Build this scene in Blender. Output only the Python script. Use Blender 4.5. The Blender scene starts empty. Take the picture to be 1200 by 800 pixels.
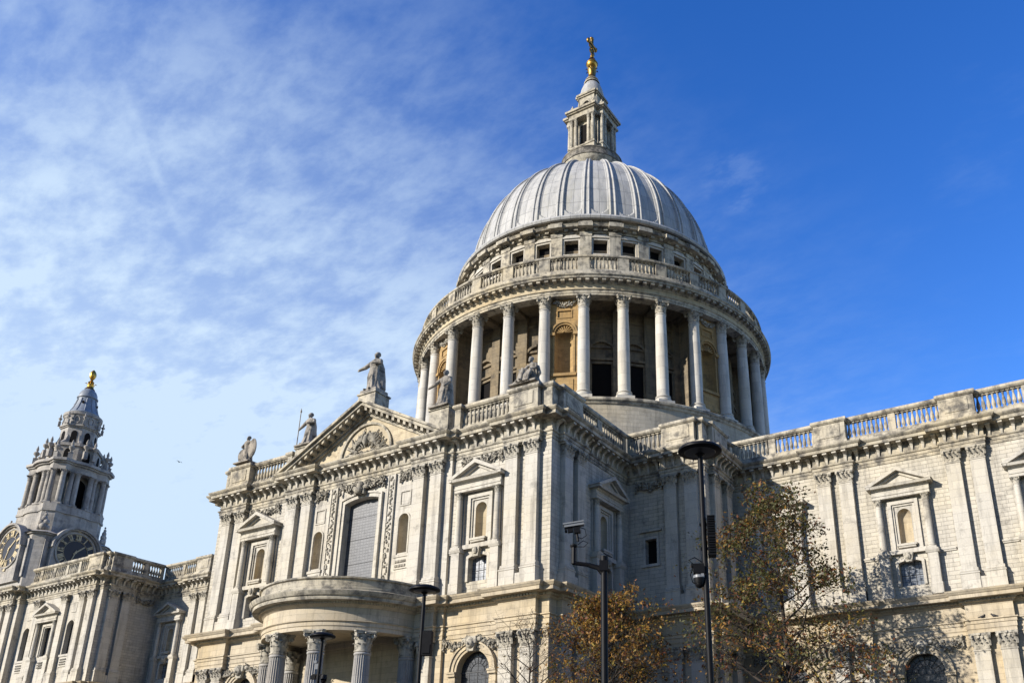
import bpy, math, random
from math import sin, cos, pi, radians, sqrt, atan2, hypot
from mathutils import Vector, Matrix

SC = bpy.context.scene
random.seed(7)

# ------------------------------------------------------------------ camera
cam_d = bpy.data.cameras.new("camera")
cam = bpy.data.objects.new("camera", cam_d)
SC.collection.objects.link(cam)
SC.camera = cam
cam_d.sensor_fit = 'HORIZONTAL'
cam_d.sensor_width = 36.0
cam_d.lens = 1041.4933 * 36.0 / 1200.0
cam_d.shift_x = (600 - 704.949) / 1200.0
cam_d.shift_y = (559.066 - 400) / 1200.0
cam_d.clip_start = 0.1
cam_d.clip_end = 6000
_y, _p, _r = radians(29.8555), radians(21.1971), radians(-0.27347)
_f = Vector((-sin(_y) * cos(_p), cos(_y) * cos(_p), sin(_p)))
_rt = Vector((cos(_y), sin(_y), 0))
_up = _rt.cross(_f)
_r2 = _rt * cos(_r) + _up * sin(_r)
_u2 = -_rt * sin(_r) + _up * cos(_r)
_m = Matrix((_r2, _u2, -_f)).transposed().to_4x4()
_m.translation = Vector((49.6034, -84.2069, 1.7))
cam.matrix_world = _m

# ------------------------------------------------------------------ light
SUN_AZ, SUN_EL = radians(31.0), radians(22.0)      # azimuth west of south
sun_dir = Vector((-sin(SUN_AZ) * cos(SUN_EL), -cos(SUN_AZ) * cos(SUN_EL), sin(SUN_EL)))
sd = bpy.data.lights.new("sun", 'SUN')
sd.energy = 5.0
sd.angle = radians(0.53)
sd.color = (1.0, 0.94, 0.85)
sun = bpy.data.objects.new("sun", sd)
SC.collection.objects.link(sun)
sun.rotation_euler = sun_dir.to_track_quat('Z', 'Y').to_euler()

world = bpy.data.worlds.new("World")
SC.world = world
world.use_nodes = True
nt = world.node_tree
nt.nodes.clear()
def wn(t, **k):
    n = nt.nodes.new(t)
    for a, b in k.items():
        setattr(n, a, b)
    return n
L = nt.links.new
out = wn('ShaderNodeOutputWorld')
bg = wn('ShaderNodeBackground')
bg.inputs['Strength'].default_value = 0.125
sky = wn('ShaderNodeTexSky', sky_type='NISHITA', sun_disc=False)
sky.sun_elevation = SUN_EL
sky.sun_rotation = radians(180 + 31)
sky.air_density = 1.0
sky.dust_density = 0.1
sky.ozone_density = 2.5
sky.altitude = 50
hsv = wn('ShaderNodeHueSaturation')
hsv.inputs['Hue'].default_value = 0.519
hsv.inputs['Saturation'].default_value = 1.34
hsv.inputs['Value'].default_value = 1.60
L(sky.outputs[0], hsv.inputs['Color'])
# cirrus: noise on the plane of a high cloud deck, thick to the west, none to the north-east
tc = wn('ShaderNodeTexCoord')
sep = wn('ShaderNodeSeparateXYZ')
L(tc.outputs['Generated'], sep.inputs[0])
def wm(op, a, b=None, c=None):
    n = wn('ShaderNodeMath', operation=op)
    for i, v in enumerate((a, b, c)):
        if v is None:
            continue
        if isinstance(v, (int, float)):
            n.inputs[i].default_value = v
        else:
            L(v, n.inputs[i])
    return n.outputs[0]
zz = wm('ADD', wm('MAXIMUM', sep.outputs[2], 0.0), 0.12)
px_, py_ = wm('DIVIDE', sep.outputs[0], zz), wm('DIVIDE', sep.outputs[1], zz)
comb = wn('ShaderNodeCombineXYZ')
L(px_, comb.inputs[0]); L(py_, comb.inputs[1])
mp = wn('ShaderNodeMapping')
mp.inputs['Rotation'].default_value = (0, 0, radians(25))
mp.inputs['Scale'].default_value = (1.0, 1.7, 1.0)
L(comb.outputs[0], mp.inputs[0])
def wnoise(scale, detail, rough, dist=0.0, src=None):
    n = wn('ShaderNodeTexNoise')
    n.inputs['Scale'].default_value = scale
    n.inputs['Detail'].default_value = detail
    n.inputs['Roughness'].default_value = rough
    n.inputs['Distortion'].default_value = dist
    L(src or mp.outputs[0], n.inputs['Vector'])
    return n.outputs[0]
n1 = wnoise(1.5, 9, 0.64, 0.05)
n2 = wnoise(10.0, 8, 0.62, 0.1)
n3 = wnoise(0.7, 3, 0.5)
def wdot(a, b, c):
    return wm('ADD', wm('ADD', wm('MULTIPLY', sep.outputs[0], a), wm('MULTIPLY', sep.outputs[1], b)), wm('MULTIPLY', sep.outputs[2], c))
def smooth(v, a, b):
    n = wn('ShaderNodeMapRange', interpolation_type='SMOOTHSTEP')
    n.inputs['From Min'].default_value = a
    n.inputs['From Max'].default_value = b
    L(v, n.inputs['Value'])
    return n.outputs[0]
TRN = (-0.6846, -0.5621, -0.464); TRC = (-0.7135, 0.3868, 0.5842); WSP = (-0.2572, 0.732, 0.6309)
wd = wdot(-0.90, 0.30, -0.42)          # thickest low in the north-west
cover = smooth(wm('ADD', wd, wm('MULTIPLY', wm('SUBTRACT', n3, 0.5), 0.30)), 0.06, 0.76)
cover = wm('MULTIPLY', cover, smooth(sep.outputs[1], -0.45, 0.25))
tex = smooth(wm('ADD', wm('MULTIPLY', n1, 0.45), wm('MULTIPLY', n2, 0.55)), 0.37, 0.66)
dens = wm('MULTIPLY', cover, wm('ADD', wm('MULTIPLY', tex, 0.55), wm('MULTIPLY', cover, 0.58)))
faint = wm('MULTIPLY', smooth(n1, 0.56, 0.80), 0.10)
# an old vapour trail and one small wisp
trail = wm('MULTIPLY', smooth(wm('ABSOLUTE', wm('ADD', wdot(*TRN), wm('MULTIPLY', wm('SUBTRACT', n1, 0.5), 0.02))), 0.007, 0.0), smooth(wdot(*TRC), 0.9945, 0.9995))
wisp = wm('MULTIPLY', smooth(wm('ADD', wdot(*WSP), wm('MULTIPLY', wm('SUBTRACT', n2, 0.5), 0.0008)), 0.9992, 1.0), smooth(n2, 0.42, 0.62))
dens = wm('ADD', dens, wm('ADD', wm('MULTIPLY', trail, 0.08), wm('MULTIPLY', wisp, 0.07)))
low = wm('MULTIPLY', wm('MULTIPLY', smooth(sep.outputs[2], 0.58, 0.22), smooth(wdot(-0.9, 0.43, 0.0), 0.72, 0.98)), 0.42)
dens = wm('MINIMUM', wm('ADD', wm('ADD', dens, low), faint), 0.95)
mixc = wn('ShaderNodeMix', data_type='RGBA')
L(dens, mixc.inputs['Factor'])
# added dimming of the unseen southern sky: less fill light, deeper shadows
south_dim = wm('ADD', wm('MULTIPLY', smooth(sep.outputs[1], -0.45, 0.15), 0.55), 0.45)
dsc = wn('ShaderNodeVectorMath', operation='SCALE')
L(hsv.outputs[0], dsc.inputs[0]); L(south_dim, dsc.inputs['Scale'])
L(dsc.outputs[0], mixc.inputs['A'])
mixc.inputs['B'].default_value = (4.2, 5.25, 6.45, 1)
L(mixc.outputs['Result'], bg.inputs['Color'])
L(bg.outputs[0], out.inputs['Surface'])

SC.view_settings.view_transform = 'Standard'
SC.view_settings.look = 'None'
SC.view_settings.gamma = 1.0
SC.view_settings.exposure = 0.36
SC.view_settings.use_curve_mapping = False
SC.render.engine = 'CYCLES'
SC.cycles.max_bounces = 6
SC.cycles.diffuse_bounces = 1

# ------------------------------------------------------------------ materials
class NT:
    def __init__(s, name):
        s.mat = bpy.data.materials.new(name)
        s.mat.use_nodes = True
        s.t = s.mat.node_tree
        s.b = s.t.nodes['Principled BSDF']
    def n(s, t, **k):
        x = s.t.nodes.new(t)
        for a, b in k.items():
            setattr(x, a, b)
        return x
    def l(s, a, b):
        s.t.links.new(a, b)
    def m(s, op, a, b=None):
        x = s.n('ShaderNodeMath', operation=op)
        for i, v in enumerate((a, b)):
            if v is None:
                continue
            if isinstance(v, (int, float)):
                x.inputs[i].default_value = v
            else:
                s.l(v, x.inputs[i])
        return x.outputs[0]
    def noise(s, vec, scale, detail=4, rough=0.55):
        x = s.n('ShaderNodeTexNoise')
        x.inputs['Scale'].default_value = scale
        x.inputs['Detail'].default_value = detail
        x.inputs['Roughness'].default_value = rough
        if vec is not None:
            s.l(vec, x.inputs['Vector'])
        return x.outputs[0]
    def rng(s, v, a, b, c=0.0, d=1.0):
        x = s.n('ShaderNodeMapRange')
        for k, q in zip(('From Min', 'From Max', 'To Min', 'To Max'), (a, b, c, d)):
            x.inputs[k].default_value = q
        s.l(v, x.inputs['Value'])
        return x.outputs[0]
    def mix(s, f, a, b, bt='MIX'):
        x = s.n('ShaderNodeMix', data_type='RGBA', blend_type=bt)
        for key, v in (('Factor', f), ('A', a), ('B', b)):
            if isinstance(v, (int, float)):
                x.inputs[key].default_value = v
            elif isinstance(v, tuple):
                x.inputs[key].default_value = (*v, 1)
            else:
                s.l(v, x.inputs[key])
        return x.outputs['Result']

def stone(name, base, warm, soot, bw=0.85, bh=0.31, joint=0.012, jdark=0.5, bump=0.6, sootlo=0.58, sootamt=0.6, radial=None, bvar=0.12, sscale=0.75):
    """Portland stone: coursed blocks, warm/cold patches, rain streaks and soot."""
    s = NT(name)
    g = s.n('ShaderNodeNewGeometry')
    sp = s.n('ShaderNodeSeparateXYZ'); s.l(g.outputs['Position'], sp.inputs[0])
    sn = s.n('ShaderNodeSeparateXYZ'); s.l(g.outputs['True Normal'], sn.inputs[0])
    if radial:
        u = s.m('MULTIPLY', s.m('ARCTAN2', sp.outputs[1], sp.outputs[0]), radial)
    else:
        side = s.m('GREATER_THAN', s.m('ABSOLUTE', sn.outputs[0]), s.m('ABSOLUTE', sn.outputs[1]))
        u = s.m('ADD', s.m('MULTIPLY', sp.outputs[0], s.m('SUBTRACT', 1.0, side)), s.m('MULTIPLY', sp.outputs[1], side))
    cv = s.n('ShaderNodeCombineXYZ'); s.l(u, cv.inputs[0]); s.l(sp.outputs[2], cv.inputs[1])
    br = s.n('ShaderNodeTexBrick')
    br.offset = 0.5
    s.l(cv.outputs[0], br.inputs['Vector'])
    br.inputs['Scale'].default_value = 1.0
    br.inputs['Brick Width'].default_value = bw
    br.inputs['Row Height'].default_value = bh
    br.inputs['Mortar Size'].default_value = joint
    br.inputs['Mortar Smooth'].default_value = 0.4
    br.inputs['Bias'].default_value = 0.0
    br.inputs['Color1'].default_value = (*[c * (1 - bvar) for c in base], 1)
    br.inputs['Color2'].default_value = (*[min(0.9, c * (1 + bvar * .6)) for c in base], 1)
    br.inputs['Mortar'].default_value = (*[c * jdark for c in base], 1)
    pos = g.outputs['Position']
    big = s.noise(pos, 0.16, 5, 0.6)
    col = s.mix(s.rng(big, 0.42, 0.66), br.outputs['Color'], warm, 'MULTIPLY')
    st = s.n('ShaderNodeMapping'); st.inputs['Scale'].default_value = (1.6, 1.6, 0.16); s.l(pos, st.inputs[0])
    streak = s.noise(st.outputs[0], 1.3, 6, 0.65)
    col = s.mix(s.rng(streak, 0.49, 0.72, 0.0, 0.55), col, soot)
    mid = s.noise(pos, sscale, 7, 0.68)
    col = s.mix(s.rng(mid, sootlo, sootlo + 0.16, 0.0, sootamt), col, soot)
    fine = s.noise(pos, 9.0, 5, 0.7)
    col = s.mix(s.rng(fine, 0.3, 0.75, 0.0, 0.22), col, soot)
    s.l(col, s.b.inputs['Base Color'])
    s.b.inputs['Roughness'].default_value = 0.88
    s.b.inputs['Specular IOR Level'].default_value = 0.2
    hgt = s.m('ADD', s.m('MULTIPLY', br.outputs['Fac'], -1.0), s.m('MULTIPLY', fine, 0.35))
    bp = s.n('ShaderNodeBump'); bp.inputs['Strength'].default_value = bump; bp.inputs['Distance'].default_value = 0.05
    s.l(hgt, bp.inputs['Height']); s.l(bp.outputs[0], s.b.inputs['Normal'])
    return s.mat

PALE = (0.58, 0.537, 0.455)
SOOT = (0.13, 0.12, 0.105)
M_ASH = stone("ashlar_stone", PALE, (1.0, 0.96, 0.86), SOOT, joint=0.0135, jdark=0.54, bump=0.6, sootamt=.7)
M_SM = stone("smooth_stone", (0.60, 0.56, 0.485), (1.0, 0.96, 0.87), SOOT, bw=1.6, bh=0.62, joint=0.008, jdark=0.6, bump=0.35, bvar=.07, sootlo=.56, sootamt=.72)
M_LOW = stone("tan_lower_stone", (0.57, 0.49, 0.365), (1.0, 0.93, 0.78), (0.16, 0.14, 0.12), bw=1.3, bh=0.42, joint=0.008, jdark=0.55, bump=0.4, sootlo=0.56, sootamt=.62)
M_COR = stone("weathered_cornice_stone", (0.54, 0.49, 0.39), (1.0, 0.94, 0.82), (0.09, 0.085, 0.08), bw=1.5, bh=1.0, joint=0.008, jdark=0.5, bump=0.3, sootlo=0.46, sootamt=.85, sscale=1.1)
M_CARVE = stone("sooty_carved_stone", (0.52, 0.48, 0.40), (1.0, 0.96, 0.88), (0.05, 0.048, 0.045), bw=3, bh=3, joint=0.003, jdark=.9, bump=0.5, sootlo=0.49, sootamt=.8, sscale=2.6)
M_SWAG = stone("sooty_swag_stone", (0.44, 0.405, 0.335), (1.0, 0.96, 0.88), (0.045, 0.043, 0.04), bw=3, bh=3, joint=0.003, jdark=.9, bump=0.5, sootlo=0.46, sootamt=.85, sscale=3.5)
M_SOOTY = stone("soot_blackened_stone", (0.33, 0.30, 0.25), (1.0, 0.95, 0.86), (0.05, 0.048, 0.045), bw=1.5, bh=1.0, joint=0.008, jdark=0.5, bump=0.4, sootlo=0.42, sootamt=.85, sscale=1.2)
M_STATUE = stone("statue_stone", (0.38, 0.345, 0.295), (1.0, 0.96, 0.9), (0.05, 0.05, 0.05), bw=4, bh=4, joint=0.003, jdark=.9, bump=0.5, sootlo=0.47, sootamt=.85, sscale=1.6)
M_OCHRE = stone("ochre_stone", (0.45, 0.305, 0.14), (1.0, 0.90, 0.74), (0.16, 0.115, 0.07), bw=1.1, bh=0.4, joint=0.01, jdark=0.6, bump=0.4, sootlo=0.52, sootamt=.65, sscale=1.2)
M_NICHE = stone("honey_niche_stone", (0.57, 0.49, 0.355), (1.0, 0.93, 0.79), (0.22, 0.18, 0.13), bw=0.9, bh=0.45, joint=0.008, jdark=0.7, bump=0.3, sootlo=0.54, sootamt=.65, sscale=1.3)
M_DRUM = stone("drum_stone", (0.50, 0.45, 0.36), (1.0, 0.93, 0.8), (0.13, 0.12, 0.11), bw=1.2, bh=0.42, joint=0.01, jdark=0.6, bump=0.5, radial=21.0, sootlo=0.56, sootamt=.6)
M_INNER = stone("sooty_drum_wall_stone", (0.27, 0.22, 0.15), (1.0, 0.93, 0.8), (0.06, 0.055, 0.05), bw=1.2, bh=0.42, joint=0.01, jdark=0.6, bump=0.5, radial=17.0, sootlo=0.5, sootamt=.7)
M_COL = stone("column_stone", (0.62, 0.59, 0.53), (1.0, 0.96, 0.88), (0.22, 0.21, 0.2), bw=9, bh=1.25, joint=0.012, jdark=0.55, bump=0.3, sootlo=0.60, sootamt=.5)
M_TOWER = stone("grey_tower_stone", (0.47, 0.44, 0.395), (1.0, 0.96, 0.9), (0.12, 0.12, 0.125), bw=1.0, bh=0.4, joint=0.008, jdark=0.65, bump=0.4, sootlo=0.50, sootamt=.65)
M_FLUTE = stone("grey_fluted_stone", (0.44, 0.42, 0.39), (1.0, 0.96, 0.9), (0.14, 0.135, 0.13), bw=9, bh=1.1, joint=0.008, jdark=0.6, bump=0.3, sootlo=0.55, sootamt=.6)

def simple(name, col, rough=0.5, metal=0.0, spec=0.5, nvar=0.0, nscale=3.0):
    s = NT(name)
    if nvar:
        g = s.n('ShaderNodeNewGeometry')
        f = s.noise(g.outputs['Position'], nscale, 5, 0.65)
        s.l(s.mix(s.rng(f, 0.3, 0.7), tuple(c * (1 - nvar) for c in col), tuple(min(1, c * (1 + nvar)) for c in col)), s.b.inputs['Base Color'])
    else:
        s.b.inputs['Base Color'].default_value = (*col, 1)
    s.b.inputs['Roughness'].default_value = rough
    s.b.inputs['Metallic'].default_value = metal
    s.b.inputs['Specular IOR Level'].default_value = spec
    return s.mat
M_GOLD = simple("gilding", (0.56, 0.33, 0.07), 0.42, 1.0, nvar=.15)
M_BRONZE = simple("tarnished_gilding", (0.33, 0.20, 0.055), 0.45, 1.0, nvar=.3)
M_GREYD = simple("dark_grey_box_paint", (0.06, 0.062, 0.066), 0.5, nvar=.2, spec=.25)
M_DARK = simple("dark_opening", (0.012, 0.011, 0.011), 0.9, spec=0.1)
M_BLACK = simple("black_lamp_paint", (0.006, 0.006, 0.007), 0.5, 0.0, 0.15, nvar=.3, nscale=8)
M_GREYM = simple("grey_camera_paint", (0.20, 0.21, 0.22), 0.4, nvar=.1)
M_LAMPGL = simple("lamp_diffuser", (0.03, 0.032, 0.035), 0.35, spec=0.5)
M_PGOLD = simple("pale_gilding", (0.50, 0.41, 0.25), 0.6, 0.25, nvar=.15)
M_DIAL = simple("black_clock_dial", (0.010, 0.010, 0.016), 0.4)
M_BIRD = simple("dark_feathers", (0.035, 0.035, 0.04), 0.8, nvar=.4, nscale=20)

def glass(name, base, gw, gh, dark=0.35, rough=0.25):
    s = NT(name)
    g = s.n('ShaderNodeNewGeometry')
    sp = s.n('ShaderNodeSeparateXYZ'); s.l(g.outputs['Position'], sp.inputs[0])
    sn = s.n('ShaderNodeSeparateXYZ'); s.l(g.outputs['True Normal'], sn.inputs[0])
    side = s.m('GREATER_THAN', s.m('ABSOLUTE', sn.outputs[0]), s.m('ABSOLUTE', sn.outputs[1]))
    u = s.m('ADD', s.m('MULTIPLY', sp.outputs[0], s.m('SUBTRACT', 1.0, side)), s.m('MULTIPLY', sp.outputs[1], side))
    cv = s.n('ShaderNodeCombineXYZ'); s.l(u, cv.inputs[0]); s.l(sp.outputs[2], cv.inputs[1])
    br = s.n('ShaderNodeTexBrick'); br.offset = 0.0
    s.l(cv.outputs[0], br.inputs['Vector'])
    br.inputs['Scale'].default_value = 1
    br.inputs['Brick Width'].default_value = gw
    br.inputs['Row Height'].default_value = gh
    br.inputs['Mortar Size'].default_value = 0.018
    br.inputs['Color1'].default_value = (*base, 1)
    br.inputs['Color2'].default_value = (*[c * 0.75 for c in base], 1)
    br.inputs['Mortar'].default_value = (*[c * dark for c in base], 1)
    s.l(br.outputs['Color'], s.b.inputs['Base Color'])
    s.b.inputs['Roughness'].default_value = rough
    bp = s.n('ShaderNodeBump'); bp.inputs['Strength'].default_value = 0.35; bp.inputs['Distance'].default_value = 0.03
    s.l(s.m('ADD', s.m('MULTIPLY', br.outputs['Fac'], -1.0), s.m('MULTIPLY', s.noise(g.outputs['Position'], 2.2, 3), 0.8)), bp.inputs['Height'])
    s.l(bp.outputs[0], s.b.inputs['Normal'])
    return s.mat
M_GLASS = glass("leaded_glass", (0.085, 0.088, 0.097), 0.30, 0.24, 0.6, 0.45)
M_GLASSD = glass("dark_leaded_glass", (0.035, 0.037, 0.043), 0.30, 0.30, 0.5)
M_GLASSL = glass("pale_leaded_glass", (0.20, 0.22, 0.25), 0.27, 0.31, 0.22)

def lead_mat():
    s = NT("dome_lead")
    g = s.n('ShaderNodeNewGeometry')
    sp = s.n('ShaderNodeSeparateXYZ'); s.l(g.outputs['Position'], sp.inputs[0])
    u = s.m('MULTIPLY', s.m('ARCTAN2', sp.outputs[1], sp.outputs[0]), 16.0)
    cv = s.n('ShaderNodeCombineXYZ'); s.l(u, cv.inputs[0]); s.l(sp.outputs[2], cv.inputs[1])
    br = s.n('ShaderNodeTexBrick'); br.offset = 0.0
    s.l(cv.outputs[0], br.inputs['Vector'])
    br.inputs['Scale'].default_value = 1
    br.inputs['Brick Width'].default_value = 16 * 2 * pi / 96
    br.inputs['Row Height'].default_value = 2.1
    br.inputs['Mortar Size'].default_value = 0.035
    br.inputs['Mortar Smooth'].default_value = 0.3
    br.inputs['Color1'].default_value = (0.50, 0.49, 0.465, 1)
    br.inputs['Color2'].default_value = (0.42, 0.415, 0.40, 1)
    br.inputs['Mortar'].default_value = (0.25, 0.25, 0.25, 1)
    mp = s.n('ShaderNodeMapping'); mp.inputs['Scale'].default_value = (1, 1, 0.14); s.l(g.outputs['Position'], mp.inputs[0])
    st = s.noise(mp.outputs[0], 1.6, 7, 0.7)
    col = s.mix(s.rng(st, 0.45, 0.74, 0, 0.62), br.outputs['Color'], (0.16, 0.165, 0.16))
    st2 = s.noise(mp.outputs[0], 0.5, 4, 0.6)
    col = s.mix(s.rng(st2, 0.55, 0.7, 0, 0.35), col, (0.34, 0.32, 0.22))
    s.l(col, s.b.inputs['Base Color'])
    s.b.inputs['Roughness'].default_value = 0.62
    s.b.inputs['Specular IOR Level'].default_value = 0.3
    bp = s.n('ShaderNodeBump'); bp.inputs['Strength'].default_value = 0.5; bp.inputs['Distance'].default_value = 0.04
    s.l(s.m('MULTIPLY', br.outputs['Fac'], -1.0), bp.inputs['Height']); s.l(bp.outputs[0], s.b.inputs['Normal'])
    return s.mat
M_LEAD = lead_mat()
M_LEADT = simple("tower_lead", (0.24, 0.27, 0.31), 0.5, nvar=.25, nscale=1.5)
M_ROOF = simple("roof_lead", (0.22, 0.23, 0.25), 0.6, nvar=.2, nscale=.6)
M_PAVE = stone("paving_stone", (0.10, 0.096, 0.09), (1, .96, .9), (0.13, 0.125, 0.12), bw=0.9, bh=0.6, joint=0.012, jdark=.5, bump=.2)
def bark_mat():
    return simple("tree_bark", (0.045, 0.035, 0.027), 0.9, nvar=.35, nscale=6)
M_BARK = bark_mat()
def leafm(name, col):
    s = NT(name)
    s.b.inputs['Base Color'].default_value = (*col, 1)
    s.b.inputs['Roughness'].default_value = 0.6
    t = s.n('ShaderNodeBsdfTranslucent'); t.inputs['Color'].default_value = (*[min(1, c * 1.3) for c in col], 1)
    mx = s.n('ShaderNodeMixShader'); mx.inputs[0].default_value = 0.35
    o = s.t.nodes['Material Output']
    s.l(s.b.outputs[0], mx.inputs[1]); s.l(t.outputs[0], mx.inputs[2]); s.l(mx.outputs[0], o.inputs['Surface'])
    return s.mat
LV = [leafm("olive_leaf", (0.085, 0.085, 0.022)), leafm("brown_leaf", (0.10, 0.058, 0.022)),
      leafm("rust_leaf", (0.18, 0.062, 0.022)), leafm("amber_leaf", (0.33, 0.17, 0.03)), leafm("gold_leaf", (0.36, 0.26, 0.05))]

# ------------------------------------------------------------------ mesh builder  (x right, -y outward, z up)
class MB:
    def __init__(s, mats=None):
        s.v, s.f, s.mi, s.mats, s.cur = [], [], [], list(mats or []), 0
    def use(s, mat):
        if mat not in s.mats:
            s.mats.append(mat)
        s.cur = s.mats.index(mat)
        return s
    def add(s, pts, faces):
        o = len(s.v)
        s.v.extend([tuple(p) for p in pts])
        for f in faces:
            s.f.append([o + i for i in f]); s.mi.append(s.cur)
    def quad(s, a, b, c, d):
        s.add((a, b, c, d), ((0, 1, 2, 3),))
    def box(s, x0, x1, o0, o1, z0, z1):
        """o = outward distance (y = -o)"""
        p = [(x, -o, z) for z in (z0, z1) for o in (o0, o1) for x in (x0, x1)]
        s.add(p, ((0, 1, 3, 2), (4, 6, 7, 5), (0, 4, 5, 1), (2, 3, 7, 6), (0, 2, 6, 4), (1, 5, 7, 3)))
    def prism(s, poly, o0, o1):
        """poly in (x,z), extruded outward from o0 to o1"""
        n = len(poly)
        p = [(x, -o0, z) for x, z in poly] + [(x, -o1, z) for x, z in poly]
        s.add(p, [list(range(n)), list(range(2 * n - 1, n - 1, -1))] + [(i, (i + 1) % n, n + (i + 1) % n, n + i) for i in range(n)])
    def sprism(s, poly, x0, x1):
        """poly in (o,z), extruded along x"""
        n = len(poly)
        p = [(x0, -o, z) for o, z in poly] + [(x1, -o, z) for o, z in poly]
        s.add(p, [list(range(n)), list(range(2 * n - 1, n - 1, -1))] + [(i, (i + 1) % n, n + (i + 1) % n, n + i) for i in range(n)])
    def lathe(s, cx, cy, prof, n=16, a0=0.0, a1=2 * pi, rmod=None, cap=False):
        full = abs(a1 - a0 - 2 * pi) < 1e-6
        m = n if full else n + 1
        pts = []
        for r, z in prof:
            for i in range(m):
                a = a0 + (a1 - a0) * i / n
                rr = r * (rmod(i, z) if rmod else 1)
                pts.append((cx + rr * cos(a), cy + rr * sin(a), z))
        fs = []
        for k in range(len(prof) - 1):
            for i in range(n):
                j = (i + 1) % m
                fs.append((k * m + i, k * m + j, (k + 1) * m + j, (k + 1) * m + i))
        if cap:
            fs.append(list(range(m))[::-1]); fs.append([(len(prof) - 1) * m + i for i in range(m)])
        s.add(pts, fs)
    def tube(s, pts, rad, n=6):
        P = [Vector(p) for p in pts]
        if not isinstance(rad, (list, tuple)):
            rad = [rad] * len(P)
        ring = []
        for i, p in enumerate(P):
            d = (P[min(i + 1, len(P) - 1)] - P[max(i - 1, 0)]).normalized()
            u = d.cross(Vector((0, 0, 1)))
            if u.length < 1e-3:
                u = Vector((1, 0, 0))
            u.normalize(); w = d.cross(u)
            ring += [tuple(p + (u * cos(2 * pi * k / n) + w * sin(2 * pi * k / n)) * rad[i]) for k in range(n)]
        fs = []
        for i in range(len(P) - 1):
            for k in range(n):
                fs.append((i * n + k, i * n + (k + 1) % n, (i + 1) * n + (k + 1) % n, (i + 1) * n + k))
        fs.append(list(range(n))[::-1]); fs.append([(len(P) - 1) * n + k for k in range(n)])
        s.add(ring, fs)
    def blob(s, c, r, n=7, m=4, rot=None):
        c = Vector(c)
        pts, fs = [], []
        for i in range(m + 1):
            t = pi * i / m
            for k in range(n):
                a = 2 * pi * k / n
                q = Vector((r[0] * sin(t) * cos(a), r[1] * sin(t) * sin(a), r[2] * cos(t)))
                if rot is not None:
                    q = rot @ q
                pts.append(tuple(c + q))
        for i in range(m):
            for k in range(n):
                fs.append((i * n + k, i * n + (k + 1) % n, (i + 1) * n + (k + 1) % n, (i + 1) * n + k))
        s.add(pts, fs)
    def mesh(s, name, smooth=None):
        me = bpy.data.meshes.new(name)
        me.from_pydata(s.v, [], s.f)
        for mt in s.mats:
            me.materials.append(mt)
        me.polygons.foreach_set('material_index', s.mi)
        me.update()
        import bmesh
        b = bmesh.new(); b.from_mesh(me)
        bmesh.ops.remove_doubles(b, verts=b.verts, dist=1e-4)
        bmesh.ops.dissolve_degenerate(b, edges=b.edges, dist=1e-5)
        bmesh.ops.recalc_face_normals(b, faces=b.faces)
        if smooth:      # only faces that really turn a curve are shaded smooth
            lim = radians(smooth)
            for f in b.faces:
                f.smooth = any(len(e.link_faces) == 2 and .006 < e.calc_face_angle(0) < lim for e in f.edges)
        fl = [f.smooth for f in b.faces]
        b.to_mesh(me); b.free()
        if smooth:
            me.set_sharp_from_angle(angle=radians(smooth))
            me.polygons.foreach_set('use_smooth', fl)
            me.update()
        return me

def link(name, mesh, parent=None, loc=None, rz=0.0):
    o = bpy.data.objects.new(name, mesh)
    SC.collection.objects.link(o)
    if parent is not None:
        o.parent = parent
    if loc is not None:
        o.location = loc
    if rz:
        o.rotation_euler = (0, 0, rz)
    return o
def empty(name, loc, label, cat, group=None, kind=None):
    o = bpy.data.objects.new(name, None)
    SC.collection.objects.link(o)
    o.location = loc
    tag(o, label, cat, group, kind)
    return o
def tag(o, label=None, cat=None, group=None, kind=None):
    if label: o['label'] = label
    if cat: o['category'] = cat
    if group: o['group'] = group
    if kind: o['kind'] = kind
    return o

# ------------------------------------------------------------------ geometry helpers
def sweep(mb, path, prof, i0=0, i1=None, capends=True):
    """open profile [(o,z)] swept along path [(x,y)]; outward = left of travel; emits segments i0..i1"""
    n = len(path)
    i1 = n - 1 if i1 is None else i1
    N = []
    for i in range(n - 1):
        dx, dy = path[i + 1][0] - path[i][0], path[i + 1][1] - path[i][1]
        l = hypot(dx, dy)
        N.append((-dy / l, dx / l))
    mit = []
    for i in range(n):
        a, b = N[max(i - 1, 0)], N[min(i, n - 2)]
        k = 1 + a[0] * b[0] + a[1] * b[1]
        mit.append(((a[0] + b[0]) / k, (a[1] + b[1]) / k))
    m = len(prof)
    pts = []
    for i in range(i0, i1 + 1):
        for o, z in prof:
            pts.append((path[i][0] + mit[i][0] * o, path[i][1] + mit[i][1] * o, z))
    fs = []
    for i in range(i1 - i0):
        for k in range(m - 1):
            fs.append((i * m + k, (i + 1) * m + k, (i + 1) * m + k + 1, i * m + k + 1))
    if capends:
        fs.append(list(range(m))); fs.append([(i1 - i0) * m + k for k in range(m)][::-1])
    mb.add(pts, fs)

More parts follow.
